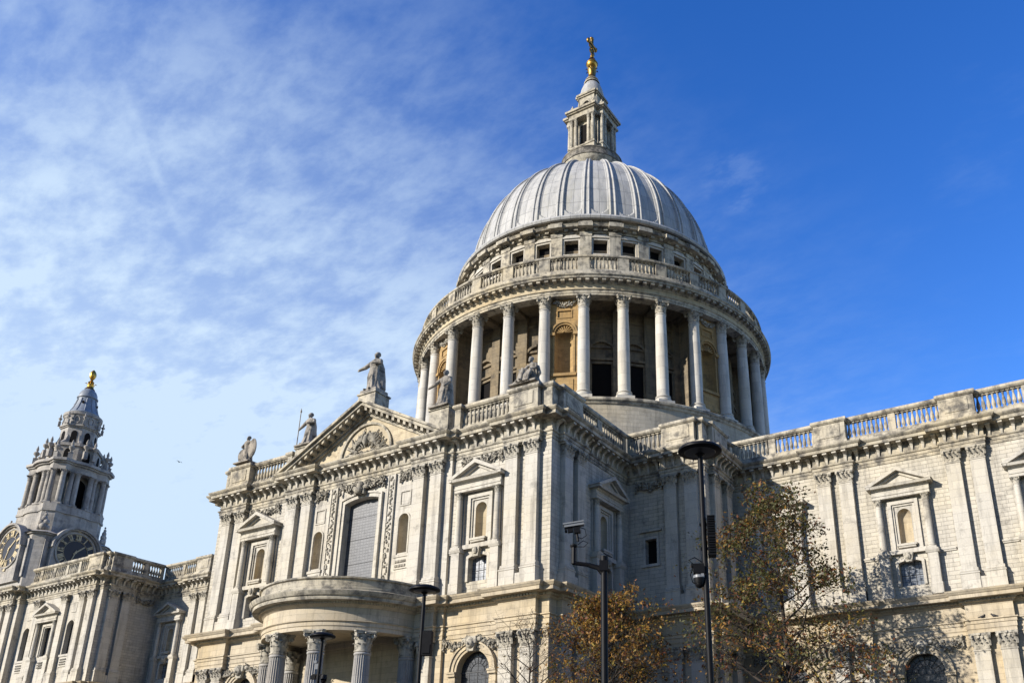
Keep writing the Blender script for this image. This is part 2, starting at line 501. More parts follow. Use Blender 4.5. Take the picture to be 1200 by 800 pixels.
def wallstrip(mb, u0, u1, z0, z1, o, ops, depth, fr=None):
    """vertical wall in plane outward=o with openings (uc, half, zb, zt, kind); jambs go back by depth. fr maps (u,o,z)->xyz"""
    fr = fr or (lambda u, oo, z: (u, -oo, z))
    def top(op, u):
        uc, h, zb, zt, k = op[:5]
        if k == 'arch':
            return zt - h + sqrt(max(0, h * h - (u - uc) ** 2))
        if k == 'seg':
            r = (0.24 if h < 1.7 else 0.15) * h
            R = (h * h + r * r) / (2 * r)
            return zt - R + sqrt(R * R - (u - uc) ** 2)
        return zt
    cuts = {u0, u1}
    for op in ops:
        nseg = 1 if op[4] == 'rect' else (16 if op[4] == 'arch' else 8)
        for i in range(nseg + 1):
            t = i / nseg
            uu = op[0] - op[1] * cos(pi * t) if op[4] == 'arch' else op[0] - op[1] + 2 * op[1] * t
            if u0 - 1e-6 <= uu <= u1 + 1e-6:
                cuts.add(round(uu, 5))
    cuts = sorted(cuts)
    for a, b in zip(cuts, cuts[1:]):
        if b - a < 1e-5:
            continue
        mid = (a + b) / 2
        act = sorted([op for op in ops if abs(mid - op[0]) < op[1]], key=lambda q: q[2])
        la, lb = z0, z0
        for op in act:
            mb.quad(fr(a, o, la), fr(b, o, lb), fr(b, o, op[2]), fr(a, o, op[2]))
            la, lb = top(op, a), top(op, b)
            d = op[5] if len(op) > 5 else depth
            mb.quad(fr(a, o, la), fr(b, o, lb), fr(b, o - d, lb), fr(a, o - d, la))
            mb.quad(fr(a, o, op[2]), fr(b, o, op[2]), fr(b, o - d, op[2]), fr(a, o - d, op[2]))
        mb.quad(fr(a, o, la), fr(b, o, lb), fr(b, o, z1), fr(a, o, z1))
    for op in ops:
        d = op[5] if len(op) > 5 else depth
        for sgn in (-1, 1):
            u = op[0] + sgn * op[1]
            zt = top(op, u)
            mb.quad(fr(u, o, op[2]), fr(u, o, zt), fr(u, o - d, zt), fr(u, o - d, op[2]))

def archpoly(h, zb, zt, kind, n=16, uc=0.0):
    if kind == 'rect':
        return [(uc - h, zb), (uc + h, zb), (uc + h, zt), (uc - h, zt)]
    p = [(uc - h, zb), (uc + h, zb)]
    for i in range(n + 1):
        if kind == 'arch':
            a = pi * i / n
            p.append((uc + h * cos(a), zt - h + h * sin(a)))
        else:
            r = (0.24 if h < 1.7 else 0.15) * h; R = (h * h + r * r) / (2 * r)
            u = h - 2 * h * i / n
            p.append((uc + u, zt - R + sqrt(R * R - u * u)))
    return p

def band(mb, h, zb, zt, kind, w, o0, o1, n=16, uc=0.0, bottom=False):
    """moulded frame of width w round an opening"""
    inn = archpoly(h, zb, zt, kind, n, uc)[1:]
    outp = archpoly(h + w, zb, zt + w, kind, n, uc)[1:]
    if kind == 'rect':
        inn = [(uc + h, zb), (uc + h, zt), (uc - h, zt)]; outp = [(uc + h + w, zb), (uc + h + w, zt + w), (uc - h - w, zt + w)]
    inn.append((uc - h, zb)); outp.append((uc - h - w, zb))
    for a, b, c, d in zip(inn, inn[1:], outp[1:], outp):
        mb.prism([a, b, c, d], o0, o1)

def leaf(mb, base, out, up, wid, h, curl):
    """acanthus leaf: base point, outward unit, height h, curls outward at the tip"""
    b, o, z = Vector(base), Vector(out), Vector((0, 0, 1))
    s = o.cross(z)
    P = [(0, 0.0, 1.0), (0.4, 0.06, 1.1), (0.75, 0.25, 0.95), (0.98, 0.75, 0.62), (0.86, 1.1, 0.3)]
    pts = []
    for t, c, w in P:
        q = b + z * (h * t) + o * (curl * c)
        th = 0.12 * curl + 0.02
        for sg, oo in ((-1, 0), (0, 1), (1, 0)):
            pts.append(tuple(q + s * (sg * wid * w * 0.5) + o * (th * oo)))
    fs = []
    for i in range(len(P) - 1):
        for k in range(2):
            fs.append((i * 3 + k, i * 3 + k + 1, i * 3 + 3 + k + 1, i * 3 + 3 + k))
    mb.add(pts, fs)

def volute(mb, c, ax, r, w):
    """small scroll: short drum along ax"""
    c, ax = Vector(c), Vector(ax).normalized()
    mb.tube([c - ax * w / 2, c + ax * w / 2], r, 8)

def column_cap(mb, cx, cy, r, z0, z1, nl=8):
    H = z1 - z0
    mb.lathe(cx, cy, [(r, z0), (r * 1.12, z0 + .03 * H), (r * 1.12, z0 + .08 * H), (r * .95, z0 + .1 * H), (r * .95, z0 + .55 * H), (r * 1.25, z0 + .85 * H)], 12)
    for row, (zb, hh, cu, off) in enumerate(((.08, .36, .32, 0), (.14, .56, .42, .5))):
        for i in range(nl):
            a = 2 * pi * (i + off) / nl
            o = Vector((cos(a), sin(a), 0))
            leaf(mb, (cx + o.x * r * .95, cy + o.y * r * .95, z0 + zb * H), o, None, r * .72, hh * H, r * cu)
    for i in range(4):
        a = pi / 4 + pi / 2 * i
        o = Vector((cos(a), sin(a), 0))
        volute(mb, (cx + o.x * r * 1.5, cy + o.y * r * 1.5, z0 + .78 * H), (-o.y, o.x, 0), .12 * H, r * .35)
        leaf(mb, (cx + o.x * r * .95, cy + o.y * r * .95, z0 + .45 * H), o, None, r * .5, .36 * H, r * .6)
        b = pi / 2 * i
        mb.blob((cx + cos(b) * r * 1.32, cy + sin(b) * r * 1.32, z0 + .9 * H), (r * .16, r * .16, r * .16), 6, 3)
    A = r * 1.42
    pl = []
    for i in range(4):
        a = pi / 4 + pi / 2 * i
        pl.append((A * 1.38 * cos(a - .09), A * 1.38 * sin(a - .09)))
        pl.append((A * 1.38 * cos(a + .09), A * 1.38 * sin(a + .09)))
        b = a + pi / 4
        pl.append((A * .9 * cos(b), A * .9 * sin(b)))
    for (za, zb, k) in ((.86, .93, .93), (.93, 1.0, 1.0)):
        n = len(pl)
        mb.add([(cx + x * k, cy + y * k, z0 + za * H) for x, y in pl] + [(cx + x * k, cy + y * k, z0 + zb * H) for x, y in pl],
               [list(range(n))[::-1], list(range(n, 2 * n))] + [(i, (i + 1) % n, n + (i + 1) % n, n + i) for i in range(n)])

def column(mb, cx, cy, r, z0, z1, caph, shaft, carve, baseh=None, flutes=0, plinth=True, seg=20):
    baseh = baseh or r * 1.0
    mb.use(shaft)
    if plinth:
        mb.box(cx - r * 1.4, cx + r * 1.4, -cy - r * 1.4, -cy + r * 1.4, z0, z0 + baseh * .4)
    zb = z0 + baseh * .4
    mb.lathe(cx, cy, [(r * 1.36, zb), (r * 1.42, zb + baseh * .12), (r * 1.34, zb + baseh * .24), (r * 1.14, zb + baseh * .3), (r * 1.12, zb + baseh * .38),
                      (r * 1.26, zb + baseh * .46), (r * 1.22, zb + baseh * .54), (r * 1.03, zb + baseh * .6)], seg)
    zc = z1 - caph
    zs = zb + baseh * .6
    if flutes:
        n = flutes * 3
        rm = lambda i, z: 1.0 if i % 3 == 0 else 0.90
    else:
        n, rm = seg, None
    mb.lathe(cx, cy, [(r * 1.0, zs), (r * .995, zs + (zc - zs) * .33), (r * .95, zs + (zc - zs) * .7), (r * .87, zc - r * .3)], n, rmod=rm)
    mb.lathe(cx, cy, [(r * .87, zc - r * .3), (r * .95, zc - r * .22), (r * .95, zc - r * .1), (r * .87, zc)], seg)
    mb.use(carve)
    column_cap(mb, cx, cy, r * .86, zc, z1)

def pilaster_cap(mb, w, o, z0, z1):
    """flat capital, centred on u=0, from face o; half width w"""
    H = z1 - z0
    mb.sprism([(0, z0), (o + .02, z0), (o + .02, z0 + .5 * H), (o + .1, z0 + .85 * H), (0, z0 + .85 * H)], -w * .97, w * .97)
    n = 3
    for i in range(n):
        u = -w + 2 * w * (i + .5) / n
        leaf(mb, (u, -o - .01, z0 + .04 * H), (0, -1, 0), None, 2 * w / n * .8, .38 * H, .2)
    for i in range(n + 1):
        u = -w + 2 * w * i / n
        leaf(mb, (u, -o - .02, z0 + .2 * H), (0, -1, 0), None, 2 * w / n * .7, .5 * H, .26)
    for sg in (-1, 1):
        volute(mb, (sg * (w + .02), -o - .15, z0 + .76 * H), (sg * 1, .6, 0), .125 * H, .22)
        volute(mb, (sg * w * .25, -o - .10, z0 + .76 * H), (0, 1, 0), .09 * H, .12)
        leaf(mb, (sg * w * .98, -o * .5, z0 + .05 * H), (sg, 0, 0), None, .3, .36 * H, .12)
        leaf(mb, (sg * w * .98, -o * .5, z0 + .3 * H), (sg, 0, 0), None, .3, .45 * H, .16)
    mb.blob((0, -o - .2, z0 + .91 * H), (.11, .09, .11), 6, 3)
    mb.prism([(-w - .17, z0 + .86 * H), (w + .17, z0 + .86 * H), (w + .2, z1), (-w - .2, z1)], 0, o + .16)

def pilaster_mesh(w, zb, zt, caph, o=0.4, ped=None, mat=None, name='pilaster'):
    mb = MB(); mb.use(mat or M_SM)
    if ped:
        mb.box(-w - .12, w + .12, 0, o + .16, ped, zb - .42)
        mb.sprism([(0, zb - .42), (o + .2, zb - .42), (o + .2, zb - .34), (o + .12, zb - .3), (0, zb - .3)], -w - .16, w + .16)
        mb.sprism([(0, zb - .3), (o + .12, zb - .3), (o + .15, zb - .2), (o + .08, zb - .12), (o + .09, zb - .05), (o + .02, zb), (0, zb)], -w - .09, w + .09)
    mb.box(-w, w, 0, o, zb, zt - caph - .1)
    mb.sprism([(0, zt - caph - .1), (o + .04, zt - caph - .1), (o + .05, zt - caph - .03), (o, zt - caph), (0, zt - caph)], -w - .04, w + .04)
    mb.use(M_CARVE)
    pilaster_cap(mb, w, o, zt - caph, zt)
    return mb.mesh(name, 35)

def festoon(mb, u0, u1, z, sag, o, n=22, r=.17, seed=1, tails=True):
    """hanging swag of fruit and leaves: many small lumps and curled leaves in a sagging roll"""
    rd = random.Random(seed)
    L_ = abs(u1 - u0)
    N = int(34 * L_ + 10)
    for i in range(N):
        t = (i + rd.random()) / N
        th = r * (0.75 + 0.75 * sin(pi * t))
        u = u0 + (u1 - u0) * t + rd.uniform(-.05, .05)
        zz = z - sag * 4 * t * (1 - t)
        a = rd.uniform(0, pi)
        rr = th * rd.uniform(.35, 1.0)
        k = r * rd.uniform(.26, .5)
        q = (u, -o - .04 - abs(sin(a)) * rr * .9, zz + cos(a) * rr)
        if rd.random() < .55:
            mb.blob(q, (k, k * .9, k), 6, 4)
        else:
            d = Vector((rd.uniform(-1, 1), -1.1, rd.uniform(-.8, .8))).normalized()
            leaf(mb, q, d, None, k * 2.2, k * 2.6, k * 1.3)
    if tails:
        for e in (u0, u1):
            for j in range(9):
                k = r * rd.uniform(.3, .55)
                mb.blob((e + rd.uniform(-.09, .09), -o - .08 - rd.uniform(0, .08), z + .2 - j * .1), (k, k, k), 6, 3)
            mb.tube([(e, -o - .05, z + .3), (e + rd.uniform(-.12, .12), -o - .12, z - .1), (e + rd.uniform(-.18, .18), -o - .06, z - .55)], .035, 5)

def baluster(mb, x, y, z0, z1, r=.13, seg=8):
    H = z1 - z0
    s = r * 1.0
    mb.box(x - s, x + s, -y - s, -y + s, z0, z0 + .08 * H)
    mb.box(x - s, x + s, -y - s, -y + s, z1 - .08 * H, z1)
    mb.lathe(x, y, [(r * .9, z0 + .08 * H), (r * .6, z0 + .14 * H), (r * .95, z0 + .25 * H), (r * 1.05, z0 + .36 * H), (r * .8, z0 + .52 * H),
                    (r * .48, z0 + .7 * H), (r * .45, z0 + .8 * H), (r * .72, z0 + .84 * H), (r * .5, z0 + .88 * H), (r * .85, z0 + .92 * H)], seg)

# z levels
ZL_CAPB, ZL_ARCH, ZL_FR, ZL_COR, ZL_TOP = 12.55, 13.65, 14.6, 15.75, 16.55
ZU_CAPB, ZU_ARCH, ZU_FR, ZU_COR, ZU_TOP = 26.3, 27.25, 27.88, 28.72, 29.22
ZB0, ZB1, ZB2, ZB3 = 29.22, 29.95, 31.4, 31.75

PROF_LOW = [(-.3, ZL_ARCH), (.06, ZL_ARCH), (.06, 13.92), (.11, 13.94), (.11, 14.26), (.16, 14.28), (.16, 14.48), (.25, 14.53), (.25, 14.6), (.05, 14.62),
            (.05, 15.62), (.14, 15.66), (.2, 15.76), (.32, 15.8), (.34, 15.92), (.42, 15.97), (.86, 15.99), (.88, 16.22), (.94, 16.26), (1.06, 16.42), (1.1, 16.52), (.9, 16.57), (-.3, 16.75)]
PROF_UP = [(-.3, ZU_ARCH), (.06, ZU_ARCH), (.06, 27.48), (.11, 27.5), (.11, 27.7), (.2, 27.76), (.22, 27.86), (.06, 27.9), (.06, 28.5), (.16, 28.56), (.2, 28.68),
           (.82, 28.72), (.84, 28.95), (.9, 28.98), (1.02, 29.12), (1.04, 29.22), (.85, 29.25), (-.3, 29.3)]
PROF_PL = [(-.55, ZB0), (.06, ZB0 - .02), (.06, 29.8), (.0, 29.9), (0, ZB1), (-.5, ZB1)]
PROF_CO = [(-.55, ZB2), (.03, ZB2), (.08, 31.46), (.14, 31.52), (.14, 31.68), (.1, ZB3), (-.6, ZB3), (-.6, ZB2)]

# ------------------------------------------------------------------ the cathedral
cath = empty("cathedral", (0, 0, 0), "huge pale stone baroque cathedral with a ribbed lead dome, columned drum and clock tower", "cathedral")

# ---- plan path of the wall plane, from the east end of the choir round to the clock tower
RS = 0.4
PAIR_H = 1.5
def front_pairs(x_from, x_to, y, pairs, d=RS, h=PAIR_H):
    pts = [(x_from, y)]
    for c in pairs:                                    # travelling west: x falls
        pts += [(c + h, y), (c + h, y - d), (c - h, y - d), (c - h, y)]
    pts.append((x_to, y))
    return pts
CH_PAIRS = [61.98, 52.33, 42.68, 33.03]
XB, YB, XT, YT, YCH, YCEN = 24.5, -24.4, 17.69, -35.7, -18.4, -35.95
XC = -50.75; YC = -25.66
seg = {}
path = []
def addpts(name, pts):
    a = max(len(path) - 1, 0)
    for q in pts:
        if not path or hypot(q[0] - path[-1][0], q[1] - path[-1][1]) > 1e-6:
            path.append(q)
    seg[name] = (a, len(path) - 1)
addpts('choir', front_pairs(70, XB, YCH, CH_PAIRS))
addpts('bastion', [(XB, YCH), (XB, -19.75), (XB + RS, -19.75), (XB + RS, -23.55), (XB, -23.55), (XB, YB)] + front_pairs(XB, XT, YB, [22.53], h=1.6)[1:])
addpts('transept', [(XT, YB), (XT, -31.45), (XT + RS, -31.45), (XT + RS, -34.75), (XT, -34.75), (XT, YT)] +
       front_pairs(XT, 8.95, YT, [15.37])[1:] + front_pairs(8.95, -8.95, YCEN, [6.88, -6.88]) + front_pairs(-8.95, -XT, YT, [-15.37]) +
       [(-XT, -34.75), (-XT - RS, -34.75), (-XT - RS, -31.45), (-XT, -31.45), (-XT, YB)])
addpts('west_bastion', front_pairs(-XT, -XB, YB, [-22.53], h=1.6) + [(-XB, YCH)])
addpts('nave', front_pairs(-XB, XC, YCH, [-33.03, -42.9]))
addpts('chapel', [(XC, YCH), (XC, -22.2), (XC + RS, -22.2), (XC + RS, -25.0), (XC, -25.0), (XC, YC)] + front_pairs(XC, -66.7, YC, [-53.15])[1:] +
       [(-66.7, YC - .75)] + front_pairs(-66.7, -82, YC - .75, [-69.0, -79.6])[1:] + [(-82, -10)])

WMAT = M_ASH
def block(name, wallname, lbl=None):
    mb = MB()
    return mb
walls = {}
def fin_wall(key, mb, label=None):
    o = link(key, mb.mesh(key), cath)
    if label: o['label'] = label
    walls[key] = o
    return o

class Facade:
    """one straight wall face: origin (x,y) where u=0, rotation rz (0 = south, 90 = east)"""
    def __init__(s, x, y, rz):
        s.x, s.y, s.rz = x, y, rz
        s.c, s.s = cos(rz), sin(rz)
    def fr(s, u, o, z):
        return (s.x + u * s.c + o * s.s, s.y + u * s.s - o * s.c, z)
    def place(s, name, me, parent, u, o=0.0):
        p = s.fr(u, o, 0)
        return link(name, me, parent, (p[0], p[1], 0), s.rz)

# ---- shared modules (u = 0 at centre, wall plane o = 0)
ME_PU = pilaster_mesh(.52, 18.25, ZU_ARCH, ZU_ARCH - ZU_CAPB, .4, ped=16.7)
ME_PL = pilaster_mesh(.52, 3.2, ZL_ARCH, ZL_ARCH - ZL_CAPB, .4, ped=1.2)
def aedicule_mesh(glazed=False):
    mb = MB(); mb.use(M_SM)
    for sg in (-1, 1):
        u = sg * 1.72
        mb.box(u - .42, u + .42, 0, .62, 16.7, 17.5)
        mb.box(u - .36, u + .36, 0, .55, 17.5, 19.72)
        mb.sprism([(0, 19.72), (.58, 19.72), (.68, 19.9), (.68, 20.02), (0, 20.02)], u - .46, u + .46)
        column(mb, u, -.33, .25, 20.02, 24.3, .5, M_SM, M_CARVE, baseh=.32)
        mb.use(M_SM)
        mb.box(u - .3, u + .3, 0, .14, 20.02, 24.3)
    # entablature and pediment
    mb.sprism([(0, 24.3), (.55, 24.3), (.55, 24.5), (.6, 24.53), (.6, 24.66), (.52, 24.68), (.52, 24.92), (.62, 24.96), (.68, 25.05), (.92, 25.07), (.96, 25.2), (1.0, 25.26), (0, 25.26)], -2.1, 2.1)
    for sg in (-1, 1):
        mb.box(min(sg * 2.1, sg * 2.36), max(sg * 2.1, sg * 2.36), 0, .98, 25.08, 25.255)
    hw, zb, za = 2.42, 25.27, 26.56
    rk = [(-hw, zb), (-hw + .42, zb), (0, za - .30), (hw - .42, zb), (hw, zb), (hw, zb + .06), (0, za), (-hw, zb + .06)]
    mb.prism(rk, .0, 1.0)
    rk2 = [(-hw + .5, zb), (-hw + .92, zb), (0, za - .5), (hw - .92, zb), (hw - .5, zb), (0, za - .29)]
    mb.prism(rk2, 0, .66)
    mb.prism([(-hw + .7, zb), (hw - .7, zb), (0, za - .42)], 0, .5)
    # frame, sill, keystone
    band(mb, .84, 20.3, 23.85, 'rect', .26, -.02, .16)
    band(mb, .70, 20.3, 23.70, 'rect', .145, -.2, .05)
    if not glazed:
        mb.box(-.62, .62, -.1, .3, 20.42, 20.56); mb.box(-.72, .72, -.1, .36, 20.56, 20.72)
        mb.box(-1.3, 1.3, 0, .3, 19.98, 20.3)
        band(mb, .82, 17.6, 19.5, 'seg', .2, -.02, .14, 8)
        mb.use(M_CARVE)
        mb.prism([(-.22, 19.3), (.22, 19.3), (.34, 20.0), (-.34, 20.0)], 0, .42)
        mb.blob((0, -.42, 19.72), (.22, .2, .28), 8, 5); mb.blob((-.22, -.34, 19.86), (.16, .12, .16), 6, 4); mb.blob((.22, -.34, 19.86), (.16, .12, .16), 6, 4)
        mb.blob((0, -.56, 19.66), (.06, .08, .07), 6, 3)
        # niche
        mb.use(M_SM)
        wallstrip(mb, -.86, .86, 20.28, 23.9, -.05, [(0, .5, 20.84, 23.5, 'arch', .05)], .05)
        mb.use(M_NICHE)
        prof = [(.5, 20.84), (.5, 23.0)] + [(.5 * cos(t), 23.0 + .5 * sin(t)) for t in [pi / 2 * i / 6 for i in range(1, 7)]]
        pts, n = [], 12
        mb.lathe(0, .10, [(max(r, .002), z) for r, z in prof], n, 0, pi)
        mb.lathe(0, .10, [(.001, 20.85), (.5, 20.85)], n, 0, pi)
    return mb.mesh('window_surround', 35)
ME_AED = aedicule_mesh(False)
ME_AEDW = aedicule_mesh(True)
def pane_mesh(h, zb, zt, kind, o, mat, bars=None, fan=False, name='window'):
    mb = MB(); mb.use(mat)
    mb.prism(archpoly(h + .03, zb - .03, zt + .03, kind, 20), o - .05, o)
    mb.use(M_GREYD)
    if bars:
        for u in bars[0]:
            mb.box(u - .016, u + .016, o, o + .03, zb, zt - (.5 if kind == 'arch' else .05))
        for z in bars[1]:
            mb.box(-h, h, o, o + .04, z - .02, z + .02)
    if fan:
        zc = zt - h
        for i in range(9):
            a = pi * (i + .5) / 9
            mb.tube([(h * .42 * cos(a), -o - .02, zc + h * .42 * sin(a)), (h * .97 * cos(a), -o - .02, zc + h * .97 * sin(a))], .022, 4)
        for rr in (.42, .72):
            mb.tube([(h * rr * cos(pi * i / 14), -o - .02, zc + h * rr * sin(pi * i / 14)) for i in range(15)], .022, 4)
        mb.box(-h, h, o, o + .04, zc - .03, zc + .02)
    return mb.mesh(name)
ME_WSEG = pane_mesh(.82, 17.55, 19.5, 'seg', -.4, M_GLASSL, ([-.22, .22], [18.45]))
ME_WARCH = pane_mesh(1.4, 5.5, 12.72, 'arch', -.5, M_GLASSD, ([-.7, 0, .7], [10.2, 9.3, 8.4, 7.5]), True)
def archsurround_mesh():
    mb = MB(); mb.use(M_LOW)
    zs = 12.72 - 1.4
    band(mb, 1.4, zs, 12.72, 'arch', .2, -.02, .12, 20)
    band(mb, 1.6, zs, 12.92, 'arch', .26, -.02, .2, 20)
    band(mb, 1.86, zs, 13.18, 'arch', .12, -.02, .3, 20)
    for sg in (-1, 1):
        a, b = sorted((sg * 1.38, sg * 2.06))
        mb.box(a, b, 0, .3, zs - .3, zs)
        mb.box(a + .06, b - .06, 0, .16, 3, zs - .3)
        mb.box(a - .02, b + .02, 0, .36, zs - .12, zs + .003)
    mb.use(M_CARVE)
    mb.prism([(-.26, 12.6), (.26, 12.6), (.46, 13.6), (-.46, 13.6)], 0, .5)
    mb.blob((0, -.5, 13.15), (.33, .28, .4), 9, 6)
    mb.blob((0, -.76, 13.08), (.08, .12, .1), 6, 4)
    for sg in (-1, 1):
        mb.blob((sg * .36, -.4, 13.3), (.2, .18, .26), 7, 4); mb.blob((sg * .62, -.3, 13.4), (.24, .16, .18), 7, 4)
    return mb.mesh('window_surround', 35)
ME_ARCHS = archsurround_mesh()
def festoon_mesh(w, z, sag, seed, r=.17, o=.06):
    mb = MB(); mb.use(M_SWAG)
    festoon(mb, -w, w, z, sag, o, 20, r * 1.35, seed)
    return mb.mesh('festoon', 60)

def consoles(mb, path, i0, i1, sp=.77):
    """scroll brackets under the upper cornice"""
    for i in range(i0, i1):
        a, b = Vector(path[i]), Vector(path[i + 1])
        d = b - a; l = d.length
        if l < .9:
            continue
        d.normalize(); nrm = Vector((-d.y, d.x))
        n = max(1, int(round((l - .3) / sp)))
        for k in range(n):
            c = a + d * (l * (k + .5) / n)
            # tapered scroll: narrow foot, wide head, with a square block under the corona
            lv = [(27.9, .10, .07), (28.05, .17, .08), (28.25, .2, .10), (28.42, .3, .125), (28.52, .5, .14), (28.56, .56, .14)]
            pts = []
            for z, o, w in lv:
                for oo in (.04, o):
                    for sg in (-1, 1):
                        q = c + d * (sg * w) + nrm * oo
                        pts.append((q.x, q.y, z))
            fs = [(0, 1, 3, 2)]
            for t in range(len(lv) - 1):
                b0, b1 = t * 4, t * 4 + 4
                fs += [(b0 + 2, b0 + 3, b1 + 3, b1 + 2), (b0, b0 + 2, b1 + 2, b1), (b0 + 1, b0 + 3, b1 + 3, b1 + 1)]
            mb.add(pts, fs)
            pts = []
            for z in (28.56, 28.725):
                for oo in (.04, .72):
                    for sg in (-1, 1):
                        q = c + d * (sg * .17) + nrm * oo
                        pts.append((q.x, q.y, z))
            mb.add(pts, ((0, 1, 3, 2), (2, 3, 7, 6), (0, 2, 6, 4), (1, 5, 7, 3)))
def dentils(mb, path, i0, i1, sp=.24):
    for i in range(i0, i1):
        a, b = Vector(path[i]), Vector(path[i + 1])
        d = b - a; l = d.length
        if l < .5:
            continue
        d.normalize(); nrm = Vector((-d.y, d.x))
        n = max(1, int(l / sp))
        for k in range(n):
            c = a + d * (l * (k + .5) / n)
            pts = []
            for z in (15.8, 15.955):
                for o in (.3, .43):
                    for sg in (-1, 1):
                        q = c + d * (sg * .075) + nrm * o
                        pts.append((q.x, q.y, z))
            mb.add(pts, ((0, 1, 3, 2), (2, 3, 7, 6), (0, 2, 6, 4), (1, 5, 7, 3)))

def entablatures(key, parent):
    i0, i1 = seg[key]
    mb = MB(); mb.use(M_COR)
    sweep(mb, path, PROF_UP, i0, i1)
    mb.use(M_SM)
    consoles(mb, path, i0, i1)
    o = link("upper_entablature", mb.mesh("upper_entablature"), parent)
    mb = MB(); mb.use(M_LOW)
    sweep(mb, path, PROF_LOW, i0, i1)
    dentils(mb, path, i0, i1)
    link("lower_entablature", mb.mesh("lower_entablature"), parent)

def balustrade(parent, pts, piers, name="balustrade", z=(ZB0, ZB1, ZB2, ZB3)):
    """pts: wall-plane polyline; piers: list per segment of (s0,s1,forward) solid lengths; balusters between"""
    mb = MB(); mb.use(M_COR)
    # polyline with forward breaks
    full = []
    runs = []
    for i in range(len(pts) - 1):
        a, b = Vector(pts[i]), Vector(pts[i + 1])
        d = (b - a); l = d.length; d.normalize(); nrm = Vector((-d.y, d.x))
        full.append(tuple(a))
        cur = 0
        for s0, s1, fwd in piers[i]:
            if s0 - cur > .4:
                runs.append((a + d * cur, a + d * s0))
            if fwd:
                for q in (a + d * s0, a + d * s0 + nrm * fwd, a + d * s1 + nrm * fwd, a + d * s1):
                    full.append(tuple(q))
            # die block
            pp = []
            for zz in (ZB1 - .01, ZB2 + .01):
                for oo in ((-.46, fwd - .03) if fwd else (-.44, -.052)):
                    for s in (s0 + .03, s1 - .03):
                        q = a + d * s + nrm * oo
                        pp.append((q.x, q.y, zz))
            mb.add(pp, ((0, 2, 3, 1), (4, 5, 7, 6), (0, 1, 5, 4), (2, 6, 7, 3), (0, 4, 6, 2), (1, 3, 7, 5)))
            if fwd and s1 - s0 > 1.5:       # raised panel
                pp = []
                for zz in (30.2, 31.2):
                    for oo in (fwd - .05, fwd + .02):
                        for s in (s0 + .45, s1 - .45):
                            q = a + d * s + nrm * oo
                            pp.append((q.x, q.y, zz))
                mb.add(pp, ((0, 2, 3, 1), (4, 5, 7, 6), (0, 1, 5, 4), (2, 6, 7, 3), (0, 4, 6, 2), (1, 3, 7, 5)))
            cur = s1
        if l - cur > .4:
            runs.append((a + d * cur, b))
    full.append(tuple(Vector(pts[-1])))
    clean = [full[0]]
    for q in full[1:]:
        if hypot(q[0] - clean[-1][0], q[1] - clean[-1][1]) > 1e-4:
            clean.append(q)
    sweep(mb, clean, PROF_PL)
    sweep(mb, clean, PROF_CO)
    for a, b in runs:
        d = b - a; l = d.length; d.normalize(); nrm = Vector((-d.y, d.x))
        n = max(1, int(round(l / .37)))
        for k in range(n):
            c = a + d * (l * (k + .5) / n) - nrm * .23
            baluster(mb, c.x, c.y, ZB1, ZB2, .15)
    return link(name, mb.mesh(name, 35), parent)

def pair(fc, parent, u, gap=.86):
    for sg in (-1, 1):
        fc.place("pilaster", ME_PU, parent, u + sg * gap)
        fc.place("pilaster", ME_PL, parent, u + sg * gap)

AED_OPS = lambda u: [(u, .86, 20.3, 23.86, 'rect', .31), (u, .82, 17.6, 19.5, 'seg', .42)]
AEDW_OPS = lambda u: [(u, .86, 20.3, 23.86, 'rect', .5)]
LOW_OP = lambda u: (u, 1.4, 5.5, 12.72, 'arch', .55)
def put_aedicule(fc, parent, u, low=True, glazed=False):
    fc.place("window_surround", ME_AEDW if glazed else ME_AED, parent, u)
    if not glazed:
        fc.place("window", ME_WSEG, parent, u)
    if low:
        fc.place("window_surround", ME_ARCHS, parent, u)
        fc.place("window", ME_WARCH, parent, u)

ZTOP = 29.25
def plinths(mb, fc, us, h=1.5, o=.5):
    for u in us:
        p = []
        for z in (16.7, 17.55):
            for oo in (0, o):
                for uu in (u - h, u + h):
                    p.append(fc.fr(uu, oo, z))
        mb.add(p, ((0, 1, 3, 2), (4, 6, 7, 5), (0, 4, 5, 1), (2, 3, 7, 6), (0, 2, 6, 4), (1, 5, 7, 3)))

def dado(mb, fc, u0, u1, holes=()):
    """low moulded string at pedestal-cap height between the orders"""
    cuts = [u0]
    for a, b in holes:
        cuts += [a, b]
    cuts.append(u1)
    for a, b in zip(cuts[::2], cuts[1::2]):
        if b - a < .05: continue
        for (za, zb, o) in ((19.78, 19.9, .09), (19.9, 20.02, .14)):
            p = []
            for z in (za, zb):
                for oo in (-.01, o):
                    for uu in (a, b):
                        p.append(fc.fr(uu, oo, z))
            mb.add(p, ((0, 1, 3, 2), (4, 6, 7, 5), (0, 4, 5, 1), (2, 3, 7, 6), (0, 2, 6, 4), (1, 5, 7, 3)))

# ---- choir
fc = Facade(0, YCH, 0)
AE_CH = [57.15, 47.5, 37.85, 28.2]
mb = MB(); mb.use(M_ASH)
ops = []
for u in AE_CH: ops += AED_OPS(u)
wallstrip(mb, XB, 70, 16.6, ZTOP, 0, ops, .4, fc.fr)
mb.use(M_LOW)
wallstrip(mb, XB, 70, 0, 16.6, 0, [LOW_OP(u) for u in AE_CH], .5, fc.fr)
mb.use(M_SM)
plinths(mb, fc, CH_PAIRS)
for u in AE_CH:
    dado(mb, fc, u - 3.3, u + 3.3, [(u - 2.2, u + 2.2)])
choir = fin_wall("choir_wall", mb)
for u in AE_CH: put_aedicule(fc, choir, u)
for u in CH_PAIRS: pair(fc, choir, u)
FE1 = festoon_mesh(1.0, 13.45, .55, 3)
for u in AE_CH:
    for sg in (-1, 1):
        fc.place("festoon", FE1, choir, u + sg * 1.75)
